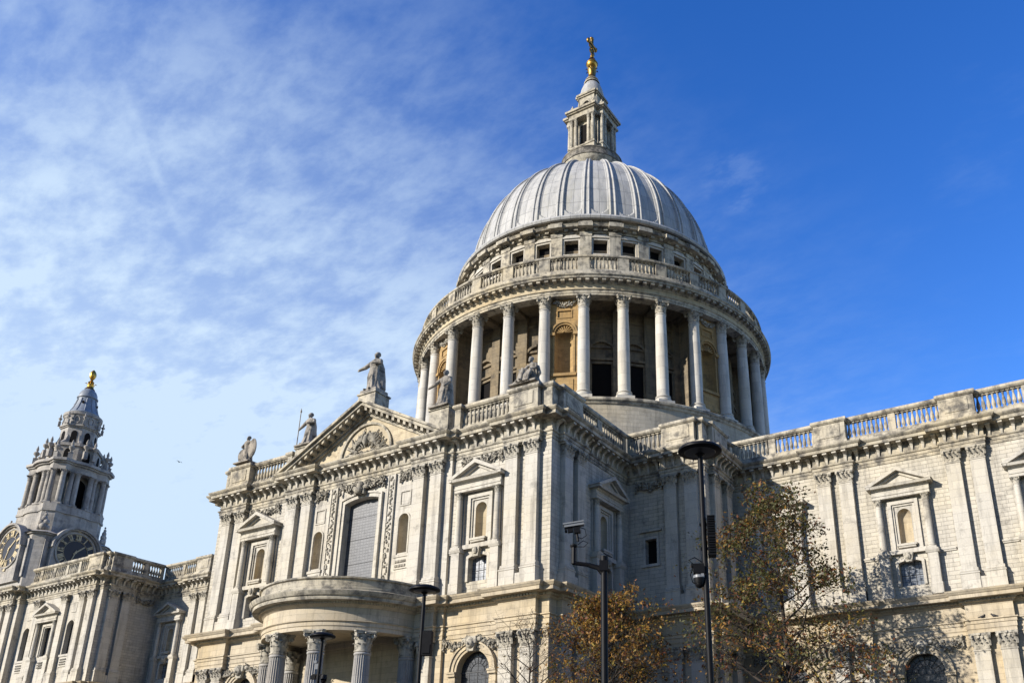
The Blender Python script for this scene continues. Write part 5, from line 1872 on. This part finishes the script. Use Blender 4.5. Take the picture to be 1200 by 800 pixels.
def st_right(mb, root):
    H = 3.35
    robed(mb, H, .0, -.4, 13, [(((-.12, -.01, .765), (-.24, -.1, .62), (-.37, -.12, .56)), (.055, .047, .03), 1),
                               (((.12, 0, .765), (.2, -.06, .62), (.12, -.17, .5)), (.055, .047, .032))])
    cloak(mb, H, .55)
    mb.box(-.3 * H, .3 * H, -.22 * H, .22 * H, -.03 * H, .02 * H)
statue("statue", (7.55, -35.75, 31.98), 0, st_right, "standing bearded statue reaching out in front of the dome's columns")
def st_seat(mb, root):
    mb.blob((.35, .1, .5), (.52, .45, .5), 16, 9)                                        # block seat under drapery
    mb.tube([(.42, -.1, .8), (-.18, -.42, .98), (-.42, -.5, .18)], [.25, .2, .12], 10)   # thigh, knee, shin
    mb.tube([(.5, -.15, .78), (.12, -.6, .95), (-.02, -.68, .14)], [.25, .2, .12], 10)
    mb.tube([(.5, .08, .75), (.56, .1, 1.2), (.52, .04, 1.62)], [.32, .27, .2], 12)
    mb.blob((.52, .04, 1.55), (.4, .21, .17), 12, 7)
    mb.tube([(.5, .0, 1.6), (.46, -.03, 1.84)], .1, 8)
    mb.blob((.43, -.06, 2.02), (.155, .18, .215), 12, 8); mb.blob((.46, .01, 2.07), (.185, .18, .18), 10, 7)
    mb.blob((.40, -.24, 1.99), (.04, .05, .06), 6, 4); mb.blob((.40, -.17, 1.86), (.1, .1, .15), 7, 5)
    mb.tube([(.18, .02, 1.55), (-.12, -.12, 1.2), (-.32, -.4, 1.12)], [.13, .11, .07], 8)
    mb.tube([(.86, .02, 1.55), (.98, -.1, 1.15), (.7, -.42, 1.0)], [.13, .11, .07], 8)
    mb.blob((-.36, -.44, 1.12), (.08, .09, .07), 7, 5); mb.blob((.66, -.47, .99), (.08, .09, .07), 7, 5)
    mb.blob((-.42, -.62, .12), (.1, .2, .08), 7, 5); mb.blob((-.02, -.8, .1), (.1, .2, .08), 7, 5)
    for i in range(6):     # folds falling from knees and trailing to the left
        x = -.15 + .17 * i
        mb.tube([(x, -.45, .9), (x - .08, -.58, .45), (x - .16, -.6, .03)], [.1, .1, .1], 7)
    mb.tube([(.9, .15, 1.4), (1.0, .2, .8), (.95, .2, .1)], [.16, .2, .24], 9)
    mb.tube([(-.3, -.2, .55), (-.75, -.25, .22), (-1.15, -.25, .12)], [.2, .17, .1], 8)
    mb.box(-1.25, 1.2, -.45, .55, -.05, .1)
statue("statue", (15.35, -35.75, 32.0), 0, st_seat, "seated draped statue on the transept's nearest corner pedestal")

# ------------------------------------------------------------------ ground
gm = MB(); gm.use(M_PAVE)
gm.quad((-1500, -1500, 0), (1500, -1500, 0), (1500, 1500, 0), (-1500, 1500, 0))
tag(link("paving", gm.mesh("paving")), "grey stone paving round the cathedral", "paving", kind="structure")

# ------------------------------------------------------------------ lamps and cameras
G_LAMP = "black disc-topped street lamps"
def street_lamp(loc, ztop, label, extra):
    root = empty("street_lamp", loc, label, "street lamp", G_LAMP)
    p = MB(); p.use(M_BLACK)
    p.lathe(0, 0, [(.10, 0), (.10, 1.1), (.075, 1.2), (.062, 3), (.055, ztop - .2), (.045, ztop - .04)], 14)
    link("pole", p.mesh("pole", 40), root)
    d = MB(); d.use(M_BLACK)
    R_ = .45
    d.lathe(0, 0, [(.05, ztop - .10), (.12, ztop - .04), (R_ * .93, ztop - .015), (R_, ztop + .0), (R_, ztop + .035), (R_ * .93, ztop + .07), (R_ * .6, ztop + .135), (R_ * .25, ztop + .165), (.001, ztop + .17)], 40)
    d.use(M_LAMPGL)
    d.lathe(0, 0, [(.1, ztop - .055), (R_ * .7, ztop - .032), (R_ * .72, ztop - .02)], 40)
    link("lamp_shade", d.mesh("lamp_shade", 40), root)
    extra(root)
    return root
CAMDIR = radians(0)
def ex_a(root):
    # louvred panel pair on the right, dome camera cluster on the left
    b = MB(); b.use(M_BLACK)
    for z0, z1 in ((6.55, 6.98), (6.98, 7.38)):
        b.box(.07, .22, -.10, .16, z0 + .01, z1 - .01)
        for k in range(7):
            zz = z0 + .06 + k * .05
            b.box(.075, .215, .16, .185, zz, zz + .022)
    for z in (6.7, 7.2): b.box(-.08, .1, -.03, .03, z, z + .05)
    link("speaker_panel", b.mesh("speaker_panel"), root)
    c = MB(); c.use(M_BLACK)
    c.box(-.28, .06, -.05, .05, 6.36, 6.42); c.box(-.24, -.02, -.09, .09, 6.22, 6.36)
    c.lathe(-.13, -.0, [(.10, 6.02), (.115, 6.1), (.115, 6.2), (.05, 6.24)], 14)
    c.blob((-.13, 0, 6.02), (.09, .09, .09), 12, 8)
    c.use(M_GREYM); c.lathe(-.13, 0, [(.085, 6.12), (.118, 6.13), (.118, 6.18), (.085, 6.19)], 14); c.box(-.1, -.04, .05, .11, 6.14, 6.2)
    c.use(M_BLACK)
    c.tube([(-.22, 0, 6.4), (-.32, 0, 6.5), (-.2, .03, 6.56), (-.05, .02, 6.45)], .012, 5)
    c.tube([(-.24, 0, 6.38), (-.30, 0, 6.2), (-.26, 0, 6.05), (-.15, 0, 5.98)], .012, 5)
    link("camera", c.mesh("camera", 45), root)
    for z in (6.15, 6.3, 6.75, 7.2):
        pass
lampA = street_lamp((42.96, -68.56, 0), 8.80, "largest black disc lamp in front of the dark corner wall, carrying panels and a camera", ex_a)
lampA.rotation_euler = (0, 0, radians(26))
def ex_b(root):
    b = MB(); b.use(M_BLACK)
    b.box(.06, .32, -.1, .14, 6.15, 6.85); b.box(.08, .30, .14, .17, 6.2, 6.45)
    b.box(-.06, .1, -.03, .03, 6.3, 6.35); b.box(-.06, .1, -.03, .03, 6.7, 6.75)
    link("control_box", b.mesh("control_box"), root)
lampB = street_lamp((32.41, -64.7, 0), 8.05, "black disc lamp with a box on its pole right of the round portico", ex_b)
lampB.rotation_euler = (0, 0, radians(26))
def ex_c(root):
    c = MB(); c.use(M_BLACK)
    c.box(-.22, .2, -.04, .04, 6.52, 6.58); c.lathe(.2, 0, [(.1, 6.35), (.12, 6.45), (.1, 6.55)], 10); c.blob((.2, 0, 6.35), (.1, .1, .1), 10, 6)
    c.box(-.26, -.1, -.06, .06, 6.4, 6.54)
    link("camera", c.mesh("camera", 45), root)
    c = MB(); c.use(M_GREYM); c.box(-.2, -.1, -.05, .05, 6.95, 7.05); c.box(-.14, -.04, -.03, .03, 6.75, 6.951)
    link("camera", c.mesh("camera", 45), root)
lampC = street_lamp((25.32, -61.86, 0), 7.88, "smallest disc lamp before the portico's fluted columns, a camera on its pole", ex_c)
lampC.rotation_euler = (0, 0, radians(26))
for o in (lampA, lampB, lampC):
    pass

cr = empty("camera_mast", (40.68, -68.57, 0), "black camera mast with a bracket arm and white surveillance camera above the orange bush", "camera mast")
cr.rotation_euler = (0, 0, radians(29))
p = MB(); p.use(M_BLACK)
p.lathe(0, 0, [(.12, 0), (.12, 1.2), (.075, 1.3), (.072, 6.75), (.085, 6.76), (.085, 6.9), (.02, 6.92)], 14)
p.box(-.1, .09, -.09, .09, 6.58, 6.8)
link("pole", p.mesh("pole", 40), cr)
a = MB(); a.use(M_BLACK)
a.tube([(0, 0, 6.52), (-.12, 0, 6.66), (-.32, 0, 6.72)], [.07, .06, .05], 8)
a.tube([(-.3, 0, 6.72), (-.66, 0, 6.77)], .045, 8)
a.tube([(-.64, 0, 6.75), (-.64, 0, 7.12)], .055, 8)
a.lathe(-.64, 0, [(.06, 7.1), (.075, 7.12), (.075, 7.16), (.02, 7.18)], 10)
link("arm", a.mesh("arm", 40), cr)
c = MB(); c.use(M_GREYM)
# housing tilted toward the left
c.box(-.27, .24, -.1, .1, -.02, .05); c.box(-.29, .25, -.12, .12, .05, .085)
c.use(M_BLACK); c.box(-.2, -.06, -.06, .06, -.15, -.02); c.tube([(-.21, 0, -.085), (-.27, 0, -.085)], .06, 10)
c.box(-.04, .12, -.07, .07, -.2, -.02); c.tube([(.02, 0, -.2), (.02, 0, -.42)], .035, 8)
c.use(M_GREYM); c.box(-.02, .07, -.08, -.06, -.17, -.05)
c.use(M_BLACK)
c.tube([(.12, 0, -.06), (.24, .0, -.12), (.25, 0, -.3), (.12, 0, -.36), (.03, 0, -.3)], .011, 5)
c.tube([(.0, 0, -.5), (.15, 0, -.42), (.26, 0, -.5), (.15, 0, -.58), (-.02, 0, -.55)], .011, 5)
co = link("surveillance_camera", c.mesh("surveillance_camera", 40), cr)
co.matrix_local = Matrix.Translation(Vector((-.62, 0, 7.58))) @ Matrix.Scale(.84, 4) @ Matrix.Rotation(radians(-9), 4, 'Y')

# ------------------------------------------------------------------ trees
def make_tree(name, loc, H, spread, label, seed, nl, mix, leafsize, bottom=0.25, trunk_r=.2, dense=1.0, droop=.1, shape=None, clumps=None):
    rd = random.Random(seed)
    root = empty(name, loc, label, "tree", None)
    tb = MB(); tb.use(M_BARK)
    tips = []
    def grow(p, d, l, r, depth):
        n = 4
        P, Rr = [p], [r]
        for i in range(n):
            d = (d + Vector((rd.gauss(0, .12), rd.gauss(0, .12), rd.gauss(0, .08) - droop * .1 * (depth > 1)))).normalized()
            p = p + d * (l / n)
            P.append(p); Rr.append(max(.006, r * (1 - .55 * (i + 1) / n)))
            if depth >= 2:
                tips.append((p.copy(), depth, (len(tips) // 5) * 7919 % 1000 / 1000.0))
        tb.tube(P, Rr, 6 if depth < 2 else 4)
        if depth >= 4:
            return
        kids = (0, 4, 4, 3)[depth] if depth else 0
        for k in range(kids):
            t = rd.uniform(.3, 1.0)
            q = P[0].lerp(P[-1], t) if False else P[min(n, 1 + int(t * n))]
            ax = Vector((rd.gauss(0, 1), rd.gauss(0, 1), rd.gauss(.15, .5))).normalized()
            nd = (d * .55 + ax * .8).normalized()
            grow(q.copy(), nd, l * rd.uniform(.45, .68), Rr[min(n, 1 + int(t * n))] * .7, depth + 1)
    # leader
    P, Rr = [], []
    q = Vector((0, 0, 0))
    for i in range(13):
        t = i / 12
        P.append(Vector((rd.gauss(0, .06) * (i > 0) + .02 * H * sin(t * 4) * .5, rd.gauss(0, .06) * (i > 0), H * t * .98)))
        Rr.append(trunk_r * (1 - t) ** .8 + .015)
    tb.tube(P, Rr, 8)
    nb_ = int(30 * dense)
    for k in range(nb_):
        t = bottom + (1 - bottom) * (k + rd.random()) / nb_
        i = min(11, int(t * 12))
        p = P[i].lerp(P[i + 1], t * 12 - i)
        s = shape(t) if shape else (1 - t) ** .6
        l = spread * s * rd.uniform(.65, 1.1) + .5
        a = k * 2.4 + rd.uniform(-.5, .5)
        d = Vector((cos(a), sin(a), rd.uniform(.12, .55) + .5 * t)).normalized()
        grow(p, d, l, Rr[i] * .48 + .016, 1)
    link("trunk", tb.mesh("trunk", 60), root)
    lb = MB()
    for mt in LV: lb.use(mt)
    for _ in range(nl):
        p, dp, hue = tips[rd.randrange(len(tips))]
        c = p + Vector((rd.gauss(0, 1), rd.gauss(0, 1), rd.gauss(-.3, .8))) * (.16 + .1 * spread / 4)
        z = c.z / H
        w = mix(z, hue if rd.random() < .7 else rd.random())
        lb.cur = w
        s = leafsize * rd.uniform(.4, 1.4)
        u = Vector((rd.gauss(0, 1), rd.gauss(0, 1), rd.gauss(0, 1))).normalized()
        v = u.cross(Vector((rd.gauss(0, 1), rd.gauss(0, 1), rd.gauss(0, 1)))).normalized()
        w_ = u.cross(v)
        lb.add([c - u * s, c + v * s * .5 + w_ * s * .12, c + u * s, c - v * s * .5 + w_ * s * .12], ((0, 1, 2, 3),))
    me = bpy.data.meshes.new("crown")
    me.from_pydata(lb.v, [], lb.f)
    for mt in lb.mats: me.materials.append(mt)
    me.polygons.foreach_set('material_index', lb.mi)
    link("crown", me, root)
    return root
def pick(w, h):
    t = h * sum(w)
    for k, q in enumerate(w):
        t -= q
        if t <= 0:
            return k
    return len(w) - 1
def mixA(z, h):
    w = [4.6, 2.4, .9, .5, .3] if z > .6 else ([3.4, 1.6, 1.9, 1.2, .5] if z > .42 else [1.9, .9, 2.2, 3.0, 1.7])
    return pick(w, h)
def mixB(z, h):
    return pick([.9, 2.4, 1.3, 3.2, 1.2], h)
treeA = make_tree("autumn_tree", (30.74, -27.25, 0), 22.9, 5.3, "tall sparse autumn tree with rusty leaves before the sunlit choir wall", 21, 13500, mixA, .13, .3, .26, 1.0,
                  shape=lambda t: max(.2, min(1.0, 1.3 * (1 - t) ** .55)))
treeB = make_tree("autumn_tree", (23.5, -38.1, 0), 13.9, 2.9, "bushy golden tree behind the camera mast at the shaded corner", 33, 17000, mixB, .11, .25, .17, 1.5,
                  shape=lambda t: min(1.0, 1.7 * (1 - t) ** .5))
treeC = make_tree("bare_tree", (21.3, -43.0, 0), 12.0, 2.3, "nearly leafless young tree just left of the golden bushy one", 44, 260, mixB, .08, .3, .1, .9,
                  shape=lambda t: min(1.0, 1.4 * (1 - t) ** .5))

# ------------------------------------------------------------------ birds
def pigeon(loc, rz, label):
    mb = MB(); mb.use(M_BIRD)
    mb.blob((0, 0, .13), (.17, .09, .09), 10, 6, Matrix.Rotation(radians(-18), 3, 'Y'))
    mb.blob((.15, 0, .25), (.055, .05, .055), 8, 6)
    mb.tube([(.1, 0, .17), (.15, 0, .25)], [.06, .045], 8)
    mb.tube([(.19, 0, .25), (.235, 0, .24)], [.016, .004], 5)
    mb.tube([(-.12, 0, .12), (-.3, 0, .06)], [.05, .03], 6)
    for sg in (-1, 1):
        mb.tube([(.02, sg * .03, .07), (.02, sg * .03, .0)], .012, 4)
    o = link("pigeon", mb.mesh("pigeon", 60))
    o.location = loc; o.rotation_euler = (0, 0, rz)
    tag(o, label, "bird", "pigeons on the choir ledge")
    return o
pigeon((42.19, -18.95, 14.60), .5, "dark pigeon on the choir ledge, the one nearer the lamp")
pigeon((42.92, -18.95, 14.60), 2.8, "dark pigeon on the choir ledge, the one nearer the frame edge")
fb = MB(); fb.use(M_BIRD)
fb.blob((0, 0, 0), (.22, .07, .07), 10, 6)
for sg in (-1, 1):
    fb.add([(.1, sg * .05, .02), (-.08, sg * .05, .02), (-.06, sg * .32, .12), (.06, sg * .34, .12), (-.14, sg * .62, .04)], ((0, 1, 2, 3), (3, 2, 4)))
    fb.add([(.1, sg * .05, .04), (-.08, sg * .05, .04), (-.06, sg * .32, .135), (.06, sg * .34, .135), (-.14, sg * .62, .045)], ((0, 1, 2, 3), (3, 2, 4)))
o = link("flying_bird", fb.mesh("flying_bird"))
o.location = (-76.25, -2.59, 56.48)
tag(o, "tiny dark bird flying in the open sky beside the clock tower", "bird")
